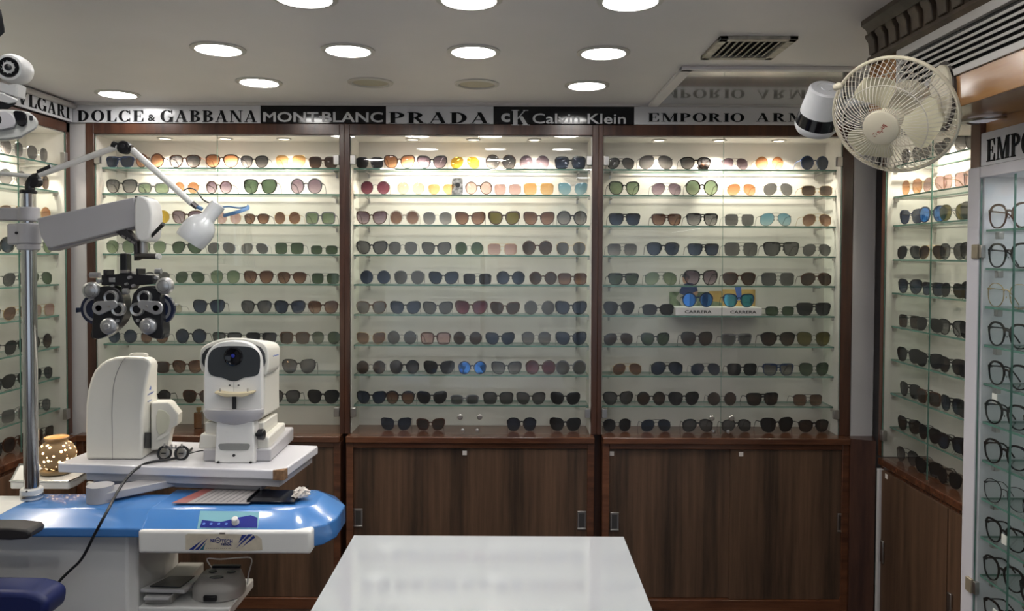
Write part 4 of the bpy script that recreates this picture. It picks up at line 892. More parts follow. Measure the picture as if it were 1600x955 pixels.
for q in (358.5, 372.5): obj('screw', pcyl(q, 602.5, YA+.009, 1.5, .003), mat('grey dot', (.12, .12, .12), .5), fc_)
obj('seam', prof([(365, 597), (366, 597), (366, 612), (365, 612)], YA+.0115, -.0006), mat('grey line', (.4, .4, .4), .5), fc_)
# tray bowl under the chin rest
mb = MB(); rings = []
for (x0, x1, y, b_) in ((318, 412, 638, 0), (317, 413, 644, 0), (322, 408, 654, 0), (345, 388, 663, 0)):
    P = []
    for i in range(13):
        t = pi*i/12; P.append(at((x0+x1)/2-(x1-x0)/2*cos(t), y+3*sin(t), YA+.03-.055*sin(t)*((x1-x0)/94)))
    rings.append(P+[at(x1, y, YA+.08), at(x0, y, YA+.08)])
mb.loft(rings); obj('chin_tray', mb, GREYP, ar, bevel=.002)
mb = MB(); mb.cyl(at(366, 639, YA-.005), at(366, 616, YA-.005), .0065, seg=16); obj('chin_post', mb, BLACK, ar)
mb = MB(); pts_t = [at(335+60*i/12, 612+2.5*sin(pi*i/12)*1.2, YA-.018) for i in range(13)]; pts_b = [at(335+60*i/12, 616+5*sin(pi*i/12)-1.0*cos(2*pi*i/12*2), YA-.018) for i in range(13)]
mb.prism(pts_t+pts_b[::-1], (0, .032, 0)); cr = obj('chin_rest', mb, mat('cream chin rest', (.66, .57, .38), .4), ar, bevel=.002)
for q in (344, 387): mb = MB(); mb.cyl(at(q, 613, YA-.003), at(q, 607, YA-.003), .0025, seg=10); obj('peg', mb, STEEL, cr)
mb = MB(); kc = at(397, 679, YA+.02); mb.lathe([(.006, 0), (.006, .012), (.017, .014), (.018, .030), (.014, .034)], kc, (1, 0, 0), 24); obj('joystick_knob', mb, BLACK, ar)
mb = MB(); q0 = at(421, 553, YA+.10); 
pass
def squiggle(p, u, w, h, m, parent, n=9):
    nrm = Vector(u).normalized().cross(Vector((0, 0, 1))); u = Vector(u).normalized(); mb = MB()
    mb.tube([p+nrm*.0012+u*(w*i/(2*n))+Vector((0, 0, h*(.5+.5*math.sin(i*2.4))*(1.0 if i % 5 else 1.5))) for i in range(2*n)], .0008, 4); return obj('faded_print', mb, m, parent)
squiggle(at(424.5, 558, YA+.085)+Vector((.003, 0, 0)), (.10, .99, 0), .05, .005, mat('soft blue ink', (.10, .16, .42), .4), hd)

# ------------------------------------------------------------------ second instrument seen from behind
YK = 2.475
kr = thing('keratometer', 'ivory instrument with curved back at the left of the white table', 'eye-testing instrument', at(180, 724, YK+.08))
mkA = [(133, 724), (222, 727), (223, 650), (226, 618), (231, 590), (237, 570), (234, 562), (224, 558), (200, 557), (180, 558), (167, 562), (156, 569), (147, 579), (141, 592), (136, 610), (133.5, 632), (133, 655)]
mkB = [(170, 706), (247, 710), (247, 650), (246, 618), (246, 590), (247, 570), (245, 562), (238, 558), (215, 555), (200, 556), (190, 560), (182, 567), (176, 577), (172, 590), (169, 610), (168, 632), (168, 655)]
mkA, mkB = [[q[0], q[1]]+rnd(q[2:9], 0) if 0 else q for q in (mkA, mkB)]
mb = MB(); frustum(mb, mkA, YK, mkB, YK+.14); kb = obj('housing', mb, IVORY, kr, bevel=.010, seg=4)
mb = MB(); sp_ = smooth_path([at(175.5, 726, YK), at(175.5, 680, YK), at(175, 640, YK), at(178, 600, YK), at(186, 575, YK), at(196, 559.5, YK+.002), at(210, 554, YK+.06)], 5); mb.tube([p_+Vector((0, -.0002, 0)) for p_ in sp_], .0009, 5); obj('seam', mb, mat('seam grey', (.22, .21, .2), .6), kb)
mb = MB(); frustum(mb, rnd([(201, 560), (229, 560), (230, 551), (202, 551)], 1), YK+.05, rnd([(206, 560), (232, 560), (232, 551), (207, 551)], 1), YK+.12); obj('top_cap', mb, IVORY, kr, bevel=.002)
# side stickers on the right face: side plane from (222,YK) to (247,YK+.14)
sA, sB = at(224, 660, YK), at(247, 660, YK+.14); su = Vector((sB.x-sA.x, sB.y-sA.y, 0)).normalized()
def side_pt(px, py):   # intersect pixel ray with the side plane
    nrm = su.cross(Vector((0, 0, 1))); o_ = Vector((0, 0, EZ)); v = fwd+RGT*((px-CX)/F)+UP*((YP-py)/F); t = (sA-o_).dot(nrm)/v.dot(nrm); return o_+v*t+nrm*.0018
def side_quad(name, x0, x1, y0, y1, m):
    nrm = su.cross(Vector((0, 0, 1))); mb = MB(); mb.prism([side_pt(x0, y0), side_pt(x1, y0), side_pt(x1, y1), side_pt(x0, y1)], nrm*.0012); return obj(name, mb, m, kb, smooth=False)
side_quad('socket_panel', 225.5, 238, 676, 700, BLACK)
side_quad('socket', 228, 235, 680, 686, mat('charcoal', ())); side_quad('socket', 228, 235, 689, 696, mat('charcoal', ()))
p_ = side_pt(225, 621); squiggle(p_, su, .085, .006, mat('soft blue ink', ()), kb, 14)
p_ = side_pt(229, 629); squiggle(p_, su, .045, .003, mat('soft blue ink', ()), kb, 8)
mb = MB(); p_ = side_pt(233, 606); nrm = su.cross(Vector((0, 0, 1)))
mb.tube(ringpts(p_+nrm*.001, nrm, .008, 20), .0013, 5, closed=True); mb.tube(ringpts(p_+nrm*.001, nrm, .004, 14), .001, 5, closed=True); obj('emblem', mb, mat('soft blue ink', ()), kb)
# chin-rest arm reaching behind to the right
mb = MB(); cpA = [(236, 629), (262, 629), (267, 632), (279, 648), (278, 664), (268, 670), (264, 686), (262, 700), (236, 704)]; frustum(mb, cpA, YK+.06, [(x+6, y-5) for x, y in cpA], YK+.20); ck = obj('chin_arm', mb, IVORY, kr, bevel=.004)
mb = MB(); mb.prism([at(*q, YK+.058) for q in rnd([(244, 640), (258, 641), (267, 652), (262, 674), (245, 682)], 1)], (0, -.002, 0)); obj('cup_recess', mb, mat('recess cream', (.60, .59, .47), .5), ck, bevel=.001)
mb = MB(); mb.prism([at(*q, YK+.057) for q in rnd([(244, 684), (264, 674), (266, 678), (246, 690)], 1)], (0, -.006, 0)); obj('chin_ridge', mb, IVORY, ck, bevel=.001)

# trial frame on the table
tf = thing('trial_frame', 'metal trial lens frame lying on the white table between the instruments', 'trial frame', atz(275, 720, TZ))
YT = 2.46
for i_, (cx_, cy_) in enumerate(((257, 706), (284, 709.5))):
    c_ = at(cx_, cy_, YT+.02); r_ = .0205; c_.z = TZ+r_+.0015
    mb = MB(); mb.tube(ringpts(c_, (.1, -1, .25), r_, 32), .0035, 8, closed=True, rz=.004); rg = obj('lens_ring', mb, BLACK, tf)
    mb = MB(); mb.lathe([(.017, 0), (.017, -.003), (.015, -.004)], c_, (.1, 1, -.25), 28); dsk = obj('lens_disc', mb, STEEL, rg)
    mb = MB(); mb.box((c_.x-.007, c_.y-.008, c_.z-.001), (c_.x+.007, c_.y-.0045, c_.z+.002)); obj('scale_mark', mb, BLACK, rg)
    mb = MB(); mb.cyl(c_+Vector((0, 0, r_)), c_+Vector((0, 0, r_+.010)), .003, seg=10); obj('screw', mb, STEEL, rg)
c0_ = at(271, 695, YT+.02); c0_.z = TZ+.042
mb = MB(); mb.cyl(c0_+Vector((-.028, 0, -.004)), c0_+Vector((.028, 0, -.004)), .0022, seg=10); mb.cyl(c0_+Vector((-.006, 0, -.008)), c0_+Vector((-.006, 0, .008)), .003, seg=10); mb.cyl(c0_+Vector((.008, 0, -.010)), c0_+Vector((.008, 0, .005)), .0028, seg=10); obj('bridge', mb, CHROME, tf)
mb = MB(); c_ = at(284, 709.5, YT+.02); mb.tube(smooth_path([Vector((c_.x+.022, c_.y, TZ+.02)), Vector((c_.x+.05, c_.y+.03, TZ+.022)), Vector((c_.x+.07, c_.y+.06, TZ+.012))], 4), .0018, 6); obj('temple', mb, BLACK, tf)
# black cable
cpts = [at(300, 703, 2.60), at(285, 712, 2.50), at(262, 716, 2.455), at(238, 720, 2.43)]
for c_ in cpts: c_.z = TZ+.0066
cpts += [at(222, 727, 2.415), at(204, 741, 2.36), at(186, 765, 2.30), at(168, 798, 2.17), at(148, 835, 2.15), at(128, 873, 2.17), at(108, 893, 2.18), at(92, 910, 2.17), at(84, 930, 2.16), at(72, 958, 2.14)]
cpts += [Vector((cpts[-1].x-.02, 2.10, .3)), Vector((cpts[-1].x-.05, 2.05, .01))]
mb = MB(); mb.tube(smooth_path(cpts, 6), .0042, 8); o = obj('power_cord', mb, BLACK); tag(o, 'black power cord hanging from the white table past the blue arm', 'cord')

# ------------------------------------------------------------------ chrome pole, arms, phoropter, lamp
PX = at(47.5, 600, 2.33).x; PYY = 2.33; PR = .0208
pl = thing('instrument_pole', 'chrome pole with white collars rising from the blue table at left', 'instrument stand', (PX, PYY, EX))
mb = MB(); mb.cyl((PX, PYY, EX+.002), (PX, PYY, at(47, 300, PYY).z), PR, seg=40); obj('pole', mb, CHROME, pl)
z0_, z1_ = EX+.001, at(50, 762, PYY).z
mb = MB(); mb.lathe([(.030, 0), (.031, .003), (.031, z1_-z0_-.003), (.028, z1_-z0_)], (PX, PYY, z0_), (0, 0, 1), 36); cb = obj('base_collar', mb, WHITEP, pl)
zz = at(50, 778, PYY-.03).z; mb = MB(); mb.lathe([(.0312, -.005), (.032, -.004), (.032, .004), (.0312, .005)], (PX, PYY, zz), (0, 0, 1), 36); obj('metal_band', mb, STEEL, cb)
for pz in (768, 785): mb = MB(); q = at(42, pz, PYY-.031); mb.lathe([(.0028, 0), (.0028, .002)], (q.x, q.y, q.z), (0, -1, 0), 12); obj('screw', mb, BLACK, cb)
def collar(y0, y1, r, m, name):
    za, zb = at(50, y1, PYY).z, at(50, y0, PYY).z; mb = MB(); mb.lathe([(r-.003, 0), (r, .003), (r, zb-za-.003), (r-.003, zb-za)], (PX, PYY, za), (0, 0, 1), 36); return obj(name, mb, m, pl)
collar(324, 346, .0300, GREYP, 'upper_collar'); collar(349, 381, .0335, GREYP, 'lower_collar'); collar(381, 391, .0315, GREYP, 'stop_collar'); collar(297, 303, .024, BLACK, 'pole_cap')
# projector arm leaving to the left
mb = MB(); p0 = at(47, 335, PYY); mb.box((p0.x-.32, PYY-.024, at(0, 345, PYY).z), (p0.x, PYY+.024, at(0, 325, PYY).z)); obj('side_arm', mb, GREYP, pl, bevel=.004)
mb = MB(); mb.box((at(20, 365, PYY).x, PYY-.030, at(20, 383, PYY).z), (PX, PYY+.030, at(20, 350, PYY).z)); fk = obj('clamp_block', mb, GREYP, pl, bevel=.006); obj('screw', pcyl(25, 364, PYY-.034, 2.3, .005), BLACK, fk)
# phoropter arm
pa = thing('counterbalanced_instrument', 'pale grey box-shaped instrument arm reaching right from the chrome pole', 'instrument arm', at(140, 360, 2.30))
mb = MB(); ap = [(57, 341), (209, 308), (213, 340), (211, 354), (80, 388), (73, 387), (63, 370)]
mb.prism([at(*q, 2.275) for q in ap], (0, .062, 0)); obj('arm_box', mb, GREYP, pa, bevel=.004, seg=3)
mb = MB(); mb.prism([at(*q, 2.285) for q in [(75, 386), (211, 352), (211, 357), (80, 392), (74, 391)]], (0, .045, 0)); obj('underside', mb, mat('darker grey metal', ()), pa, bevel=.002)  # strip along the arm's lower edge, darker grey than the box
mb = MB(); hp = rnd([(209, 307), (222, 306), (232, 313), (237, 330), (237, 350), (232, 378), (216, 378), (209, 362)], 1); mb.prism([at(*q, 2.270) for q in hp], (0, .075, 0)); obj('arm_head', mb, WHITEP, pa, bevel=.006, seg=3)
mb = MB(); mb.prism([at(*q, 2.29) for q in [(210, 306.5), (223, 306), (224, 308.5), (211, 309)]], (0, .03, 0)); obj('slot', mb, BLACK, pa)
mb = MB(); mb.cyl(at(235, 371, 2.29), at(255, 350, 2.26), .0045, .0062, seg=14); obj('lock_lever', mb, BLACK, pa)
mb = MB(); mb.cyl(at(224, 378, 2.30), at(224, 403, 2.30), .0135, seg=24); obj('vertical_spindle', mb, STEEL, pa)
mb = MB(); mb.cyl(at(214, 400, 2.285), at(247, 400.5, 2.265), .0085, seg=20); hn = obj('tilt_handle', mb, mat('dark steel', (.13, .12, .12), .35, .8), pa)
mb = MB(); mb.lathe([(.0095, 0), (.0100, .003), (.008, .009), (.003, .0095), (.003, .008)], at(246, 400.5, 2.265), (.95, -.3, 0), 20); obj('handle_end', mb, WHITEP, hn)
mb = MB(); mb.prism([at(*q, 2.28) for q in [(178, 361), (196, 357), (213, 376), (215, 405), (209, 408), (208, 382), (190, 371)]], (0, .03, 0)); lk = obj('linkage', mb, mat('gunmetal casting', (.07, .065, .07), .4, .7), pa, bevel=.002)
for q in ((193, 370.5), (201, 374), (208, 379)): mb = MB(); c_ = at(q[0], q[1], 2.279); mb.obox(c_, (.0055, 0, -.003), (0, .0015, 0), (.0015, 0, .003)); obj('scale_window', mb, STEEL, lk)
# phoropter
ph = thing('phoropter', 'black phoropter with round lens dials hanging under the grey arm', 'phoropter', at(200, 530, 2.28))
PY0 = 2.26
DIAL = mat('satin dial metal', (.46, .46, .47), .3, .7); NAVYR = mat('dark blue ring', (.012, .018, .05), .3)
mb = MB(); mb.box(at(187, 447, PY0+.03), at(206, 396, PY0+.06)); obj('hanger', mb, BLACK, ph, bevel=.003)
mb = MB(); mb.prism([at(*q, PY0+.01) for q in [(158, 430), (186, 428), (188, 424), (204, 424), (207, 428), (238, 430), (238, 444), (206, 447), (202, 453), (192, 453), (188, 447), (158, 446)]], (0, .05, 0)); cr_ = obj('crossbar', mb, BLACK, ph, bevel=.002)
for (a_, b_, y0, y1) in ((161, 179, 421, 432), (212, 228, 419, 430)): mb = MB(); mb.box(at(a_, y1, PY0), at(b_, y0, PY0+.05)); obj('level_block', mb, BLACK, cr_, bevel=.002)
mb = MB(); mb.box(at(188, 427, PY0-.002), at(203, 422, PY0+.01)); obj('level_vial', mb, STEEL, cr_, bevel=.001)
mb = MB(); mb.box(at(170, 441, PY0+.004), at(181, 434, PY0+.012)); obj('scale_window', mb, DIAL, cr_, bevel=.001)
for (x_, y_, r_) in ((201, 434, 2.5), (196, 444, 2.0), (207, 447, 2.6), (174, 447, 2), (243, 434, 3), (153, 440, 3.2)): obj('screw', pcyl(x_, y_, PY0-.002, r_, .012), DIAL, cr_)
for (a_, b_, y_) in ((141, 156, 430), (243, 252, 424)): mb = MB(); mb.cyl(at(a_, y_, PY0+.03), at(b_, y_, PY0+.03), .0085, seg=18); obj('side_knob', mb, DIAL, ph)
mb = MB(); mb.cyl(at(193, 455, PY0+.01), at(201, 455, PY0+.01), .009, seg=20); obj('centre_knob', mb, DIAL, ph)
def mirx(x): return 397-x if False else x
for side in (0, 1):
    f = (lambda x: x) if side == 0 else (lambda x: 397.5-x)
    nm = 'lens_battery'
    hs = rnd([(f(q[0]), q[1]) for q in [(147, 452), (165, 446), (188, 452), (194, 478), (192, 500), (176, 518), (162, 528), (150, 531), (142, 526), (145, 490)]], 1)
    mb = MB(); mb.prism([at(*q, PY0+.005) for q in hs], (0, .05, 0)); hb = obj(nm, mb, BLACK, ph, bevel=.003)
    mb = MB(); mb.prism([at(f(x), y, PY0+.012) for x, y in rnd([(141, 520), (150, 505), (168, 520), (164, 528), (146, 531), (141, 527)], 1)], (0, .04, 0)); obj('lower_casing', mb, BLACK, ph, bevel=.003)
    c_ = at(f(150), 483, PY0+.03)
    mb = MB(); mb.lathe([(.030, 0), (.0465, .0), (.0475, .004), (.0475, .012), (.030, .012)], c_, (0, 1, 0), 48); sw = obj('sphere_wheel', mb, NAVYR, ph)
    mb = MB(); mb.lathe([(.030, -.001), (.0375, -.001), (.0375, .006), (.030, .006)], c_, (0, 1, 0), 40, cap=False); obj('scale_ring', mb, DIAL, sw)
    # top outer drum
    ox, oy = (140, 454) if side == 0 else (255, 447)
    mb = pcyl(ox, oy, PY0-.006, 12.5, .0, None, prof_=[(.001, -.004), (.008, -.004), (.012, -.002), (.019, -.001), (.0235, .002), (.0245, .006), (.0245, .020)]); dr = obj('axis_dial', mb, DIAL, ph)
    mb = MB(); mb.tube(ringpts(at(ox, oy, PY0-.008), (0, 1, 0), .0165, 28), .0009, 5, closed=True); obj('dial_groove', mb, mat('groove grey', (.2, .2, .2), .4), dr)
    # sight apertures
    def ringd(x, y, r, ri, name='aperture_ring', par=ph, yy=PY0-.004):
        mb = pcyl(f(x), y, yy, r, 0, None, prof_=[(ri*yy/F, .004), (ri*yy/F, -.001), (r*.9*yy/F, -.003), (r*yy/F, 0), (r*yy/F, .012)]); a_ = obj(name, mb, DIAL, par)
        mb = pcyl(f(x), y, yy, ri, 0, None, prof_=[(ri*yy/F*.99, .0), (ri*yy/F*.6, .003), (.001, .004)]); obj('dark_glass', mb, BLACKG, a_); return a_
    ringd(172.5, 465, 11, 7.2); ringd(184, 483.5, 10.8, 6.5)
    # oval cross-cylinder plate
    pa_, pb_ = at(f(154.5), 481.5, PY0-.009), at(f(176), 476, PY0-.009); d_ = (pb_-pa_).normalized(); n_ = d_.cross(Vector((0, 1, 0))); P = []
    for i in range(17): t = pi/2+pi*i/16; P.append(pa_+(d_*cos(t)+n_*sin(t))*.0205)
    for i in range(17): t = -pi/2+pi*i/16; P.append(pb_+(d_*cos(t)+n_*sin(t))*.013)
    mb = MB(); mb.prism(P, (0, .008, 0)); cyp = obj('cross_cylinder', mb, DIAL, ph, bevel=.002)
    mb = pcyl(f(154), 481.5, PY0-.0095, 5, 0, None, prof_=[(.009, .0), (.009, -.0012), (.0075, -.0012), (.007, .0), (.001, .0)]); obj('dark_glass', mb, BLACKG, cyp)
    obj('screw', pcyl(f(169), 479, PY0-.0125, 2.0, .003), STEEL, cyp)
    # big lower knob
    mb = pcyl(f(168), 510, PY0-.008, 13, 0, None, prof_=[(.001, -.008), (.008, -.008), (.010, -.006), (.010, -.001), (.018, -.001), (.021, .001), (.0245, .004), (.0245, .016)]); kn = obj('cylinder_knob', mb, DIAL, ph)
    obj('screw', pcyl(f(183), 501, PY0-.001, 2.6, .008), DIAL, hb)
mb = MB(); mb.box(at(118, 489, PY0+.02), at(127, 480, PY0+.045)); mb.box(at(126, 486, PY0+.03), at(132, 483, PY0+.04)); obj('side_lever', mb, NAVYR, ph, bevel=.002)
mb = MB(); mb.box(at(273, 478, PY0+.02), at(277, 474, PY0+.045)); obj('side_lever', mb, DIAL, ph, bevel=.002)

# reading lamp
rl = thing('reading_lamp', 'white bell-shaped lamp on a jointed arm above the grey instrument arm', 'lamp', at(47, 298, 2.33))
LY = 2.30
mb = MB(); mb.tube(smooth_path([at(47, 297, LY), at(47, 288, LY), at(52, 280, LY), at(60, 277, LY)], 4), .014, 12); mb.lathe([(.017, -.012), (.017, .012)], at(55, 284, LY), (0, 1, 0), 20); obj('elbow', mb, BLACK, rl)
mb = MB(); mb.tube([at(62, 273, LY), at(184, 229, LY)], .0090, 14); obj('arm_lower', mb, WHITEP, rl)
mb = MB(); mb.tube([at(60, 270, LY-.001), at(81, 261, LY-.001)], .0085, 8); obj('arm_sleeve', mb, BLACK, rl)
mb = MB(); mb.lathe([(.016, 0), (.0195, .003), (.0195, .021), (.016, .024)], at(191.5, 230, LY-.012), (0, 1, 0), 28); mb.tube([at(176, 226, LY), at(183, 228.5, LY)], .011, 10); mb.tube([at(198, 232, LY), at(207, 233, LY)], .012, 10); jt = obj('joint', mb, BLACK, rl)
mb = pcyl(191.5, 228, LY-.014, 3.2, .004); obj('screw', mb, mat('charcoal', ()), jt)
mb = MB(); mb.tube([at(206, 234, LY), at(300, 318, LY)], .0094, 14); obj('arm_upper', mb, WHITEP, rl)
mb = MB(); mb.tube([at(297, 315, LY), at(308, 324, LY)], .0085, 10); obj('arm_tip', mb, mat('dark steel', ()), rl)
mb = MB(); mb.tube([at(306, 322, LY), at(316, 327, LY)], .006, 10); obj('tie', mb, mat('blue tie', (.10, .22, .42), .5), rl)
S0 = at(341, 320, LY-.004); S1 = at(300, 372, LY-.02); dv = (S1-S0).normalized(); k = .0019
mb = MB(); mb.lathe([(.012, -.004), (.0215, -.001), (.0225, .004), (.0215, .046), (.025, .054), (.038, .066), (.0455, .084), (.0475, .104), (.046, .126), (.0440, .136), (.042, .135), (.044, .108), (.040, .076), (.022, .058)], S0, dv, 40, cap=False); mb.lathe([(.0005, -.0045), (.0125, -.004)], S0, dv, 30, cap=False); sh_ = obj('lamp_shade', mb, mat('white gloss enamel', (.68, .69, .70), .18, coat=.6), rl)
mb = MB(); mb.lathe([(.001, 0), (.014, .004), (.026, .022), (.024, .034), (.001, .042)], S0+dv*.050, dv, 24); obj('bulb', mb, mat('bulb glass', (.6, .6, .58), .2), rl)
mb = MB(); mb.tube(smooth_path([at(282, 303, LY), at(292, 295, LY+.02), at(304, 296, LY+.02), at(312, 305, LY), at(317, 312, LY-.01), at(326, 317, LY-.01)], 5), .0022, 6); obj('lamp_cord', mb, BLACK, rl)
mb = MB(); mb.box(at(-40, 276, LY-.01), at(-5, 258, LY+.04)); mb.tube([at(-20, 269, LY), at(56, 276, LY)], .0105, 8, rz=.007); obj('balance_arm', mb, WHITEP, rl, bevel=.002)

# ------------------------------------------------------------------ tray with glowing pot lamp
tr = thing('instrument_tray', 'small chrome-edged white tray behind the chrome pole', 'tray', (at(70, 755, 2.60).x, 2.62, at(70, 765, 2.6).z))
tz = at(70, 765, 2.52).z; tzt = at(70, 752, 2.52).z
tr_pts = [(at(16, 757, 2.52).x, 2.52), (at(108, 757, 2.52).x, 2.52), (at(122, 750, 2.56).x, 2.56), (at(122, 750, 2.60).x, 2.72), (at(30, 740, 2.72).x, 2.72)]
mb = MB(); mb.loft([[(x, y, tz) for x, y in tr_pts], [(x, y, tzt-.002) for x, y in tr_pts]]); obj('tray_body', mb, WHITEP, tr, bevel=.006, seg=3)
mb = MB(); mb.tube([(x, y, tzt) for x, y in tr_pts], .003, 8, closed=True); obj('chrome_edge', mb, CHROME, tr)
mb = MB(); mb.tube([(-1.25, 2.42, EX+.004), (-1.30, 2.56, tz-.006), (-1.45, 2.6, tz-.006)], .010, 8); obj('support_arm', mb, WHITEP, tr)
VC = at(89, 748, 2.62); VC.z = tzt
vl = thing('pot_lamp', 'glowing perforated clay pot lamp on the tray behind the pole', 'lamp', VC)
PM = bpy.data.materials.new('perforated clay'); PM.use_nodes = True; nt = PM.node_tree; b_ = nt.nodes['Principled BSDF']; b_.inputs['Base Color'].default_value = (.30, .19, .09, 1); b_.inputs['Roughness'].default_value = .5
tc = nt.nodes.new('ShaderNodeTexCoord'); vo = nt.nodes.new('ShaderNodeTexVoronoi'); vo.inputs['Scale'].default_value = 62; vo.inputs['Randomness'].default_value = .55
lt = nt.nodes.new('ShaderNodeMath'); lt.operation = 'LESS_THAN'; lt.inputs[1].default_value = .30; ml = nt.nodes.new('ShaderNodeMath'); ml.operation = 'MULTIPLY'; ml.inputs[1].default_value = 5
nt.links.new(tc.outputs['Object'], vo.inputs['Vector']); nt.links.new(vo.outputs['Distance'], lt.inputs[0]); nt.links.new(lt.outputs[0], ml.inputs[0]); nt.links.new(ml.outputs[0], b_.inputs['Emission Strength']); b_.inputs['Emission Color'].default_value = (1, .62, .30, 1)
CLAY = mat('glazed clay', (.30, .19, .09), .4)
k_ = 2.62/F
mb = MB(); mb.lathe([(23*k_, .002), (24*k_, .006), (24*k_, .012), (20*k_, .016)], VC, (0, 0, 1), 32); obj('stand', mb, mat('pale wood', (.30, .22, .12), .5), vl)
mb = MB(); mb.lathe([(14*k_, .016), (20*k_, .022), (26*k_, .040), (28*k_, .062), (27*k_, .080), (22*k_, .098), (16*k_, .108)], VC, (0, 0, 1), 40, cap=False); obj('body', mb, PM, vl)
mb = MB(); mb.lathe([(16*k_, .107), (15*k_, .112), (17*k_, .118), (18*k_, .122), (17*k_, .124), (14*k_, .118), (13*k_, .108)], VC, (0, 0, 1), 40, cap=False); obj('neck', mb, CLAY, vl)
l_ = bpy.data.lights.new('pot_glow', 'POINT'); l_.energy = .25; l_.color = (1, .6, .3); l_.shadow_soft_size = .02; lo = bpy.data.objects.new('pot_glow', l_); COL.objects.link(lo); lo.location = VC+Vector((0, 0, .14))

# ------------------------------------------------------------------ camera on top left, projector
sc_ = thing('security_camera', 'white round-headed security camera with ring of infrared dots, upper left', 'security camera', at(20, 165, 1.55))
CY_ = 1.55
SH = at(21, 108, CY_); sd_ = Vector((.12, -1, -.05)).normalized()
WPL = mat('white camera plastic', (.62, .61, .60), .35)
mb = MB(); mb.lathe([(.001, -.045), (.018, -.040), (.027, -.026), (.029, -.006), (.0285, .010), (.025, .018), (.021, .019)], SH, sd_, 36); hd_ = obj('head', mb, WPL, sc_)
mb = MB(); mb.lathe([(.0205, .0185), (.019, .0215), (.017, .0195), (.006, .0185), (.001, .0185)], SH, sd_, 36); dk_ = obj('lens_plate', mb, BLACKG, hd_)
mb = MB(); mb.lathe([(.0065, .018), (.0065, .022), (.001, .0235)], SH, sd_, 20); obj('lens', mb, BLACK, dk_)
for p_ in ringpts(SH+sd_*.0200, sd_, .0125, 11): mb = MB(); mb.lathe([(.0010, 0), (.0010, .0008)], p_, sd_, 8); obj('infrared_dot', mb, mat('infrared dot', (.5, .5, .48), .3), dk_)
mb = MB(); mb.prism([at(*q, CY_-.015) for q in [(-4, 126), (10, 132), (27, 130), (26, 152), (-4, 142)]], (0, .03, 0)); obj('fork', mb, WPL, sc_, bevel=.003)
mb = MB(); mb.loft([[at(x, y, CY_-.025) for x, y in ((-30, 138), (6, 146), (29, 156), (28, 160), (14, 163), (-30, 150))], [at(x, y, CY_+.025) for x, y in ((-30, 134), (6, 142), (27, 152), (26, 156), (14, 159), (-30, 146))]]); obj('base', mb, WPL, sc_, bevel=.003)
mb = MB(); mb.loft([[at(x, y, CY_-.022) for x, y in ((-30, 149), (14, 163), (27, 161), (12, 171), (0, 171), (-30, 166))], [at(x, y, CY_+.022) for x, y in ((-30, 147), (14, 161), (25, 159), (12, 169), (0, 169), (-30, 164))]]); obj('base_underside', mb, BLACK, sc_, bevel=.002)
mb = MB(); mb.box((at(-60, 150, CY_).x-.2, CY_-.02, at(0, 150, CY_).z), (at(-26, 150, CY_).x, CY_+.02, at(0, 138, CY_).z)); obj('bracket', mb, WPL, sc_, bevel=.003)
pj = thing('chart_projector', 'pale grey projector head with two dark lenses under the security camera', 'projector', at(20, 222, 1.75))
JY = 1.75
mb = MB(); pA = rnd([(-45, 178), (-10, 170), (42, 173), (55, 182), (61, 192), (57, 202), (44, 208), (30, 218), (-45, 221)], 1); frustum(mb, pA, JY, [(x*.96-1, y+2) for x, y in pA], JY+.14); pjb = obj('housing', mb, mat('pale projector plastic', (.50, .50, .48), .3), pj, bevel=.005, seg=3)
mb = MB(); mb.prism([at(*q, JY-.001) for q in rnd([(-40, 181), (8, 173), (20, 178), (28, 190), (22, 203), (-40, 206)], 1)], (0, -.006, 0)); obj('front_bezel', mb, GREYP, pjb, bevel=.002)
mb = MB(); mb.prism([at(*q, JY-.001) for q in rnd([(21, 173), (38, 174), (43, 180), (43, 194), (37, 199), (29, 196), (24, 184)], 1)], (0, -.005, 0)); wn_ = obj('lens_window', mb, BLACKG, pjb, bevel=.002)
mb = MB(); pcyl(-7, 187, JY-.008, 9, .006, mb); obj('side_lens', mb, BLACKG, pjb)
mb = MB(); mb.box(at(46, 188, JY-.002), at(52, 181, JY+.002)); obj('sensor', mb, mat('charcoal', ()), pjb)
mb = MB(); mb.tube([at(-38, 212, JY+.08), at(-38, 232, JY+.3), at(-38, 246, LY)], .008, 8); obj('mount_arm', mb, GREYP, pj)
o = thing('speaker', 'black box edge at the upper left corner of the picture', 'speaker', at(-15, 58, 1.5))
mb = MB(); mb.prism([at(*q, 1.5) for q in [(-50, 8), (2, 12), (8, 44), (8, 50), (1, 57), (-50, 60)]], (-.08, .08, 0)); obj('cabinet', mb, BLACK, o, bevel=.004)
mb = MB(); mb.box((-1.5, 1.53, at(0, 40, 1.5).z), (at(-45, 40, 1.5).x, 1.56, at(0, 30, 1.5).z)); obj('bracket', mb, BLACK, o)

# ------------------------------------------------------------------ black arm rest, blue chair
ch = thing('patient_chair', 'examination chair with dark armrest and navy blue seat, lower left corner', 'chair', (-1.50, 2.0, 0))
NVF = mat('navy vinyl', (.010, .018, .10), .45)
az = Z(-.735)
mb = MB(); mb.prism([at(*q, 2.05) for q in rnd([(-60, 824), (40, 826), (48, 836), (40, 846), (-60, 843)], 1)], (0, .07, 0)); obj('armrest', mb, mat('dark rubber grip', (.022, .02, .022), .5), ch, bevel=.006)
mb = MB(); sp = [at(x, y, 1.98) for x, y in rnd([(-160, 925), (30, 924), (58, 930), (72, 940), (72, 955), (66, 975), (-160, 985)], 1)]; mb.prism(sp, (0, .10, 0)); obj('backrest', mb, NVF, ch, bevel=.015, seg=4)
mb = MB(); mb.box((-1.95, 1.70, .42), (-1.33, 2.06, .52)); obj('seat', mb, NVF, ch, bevel=.02, seg=3)
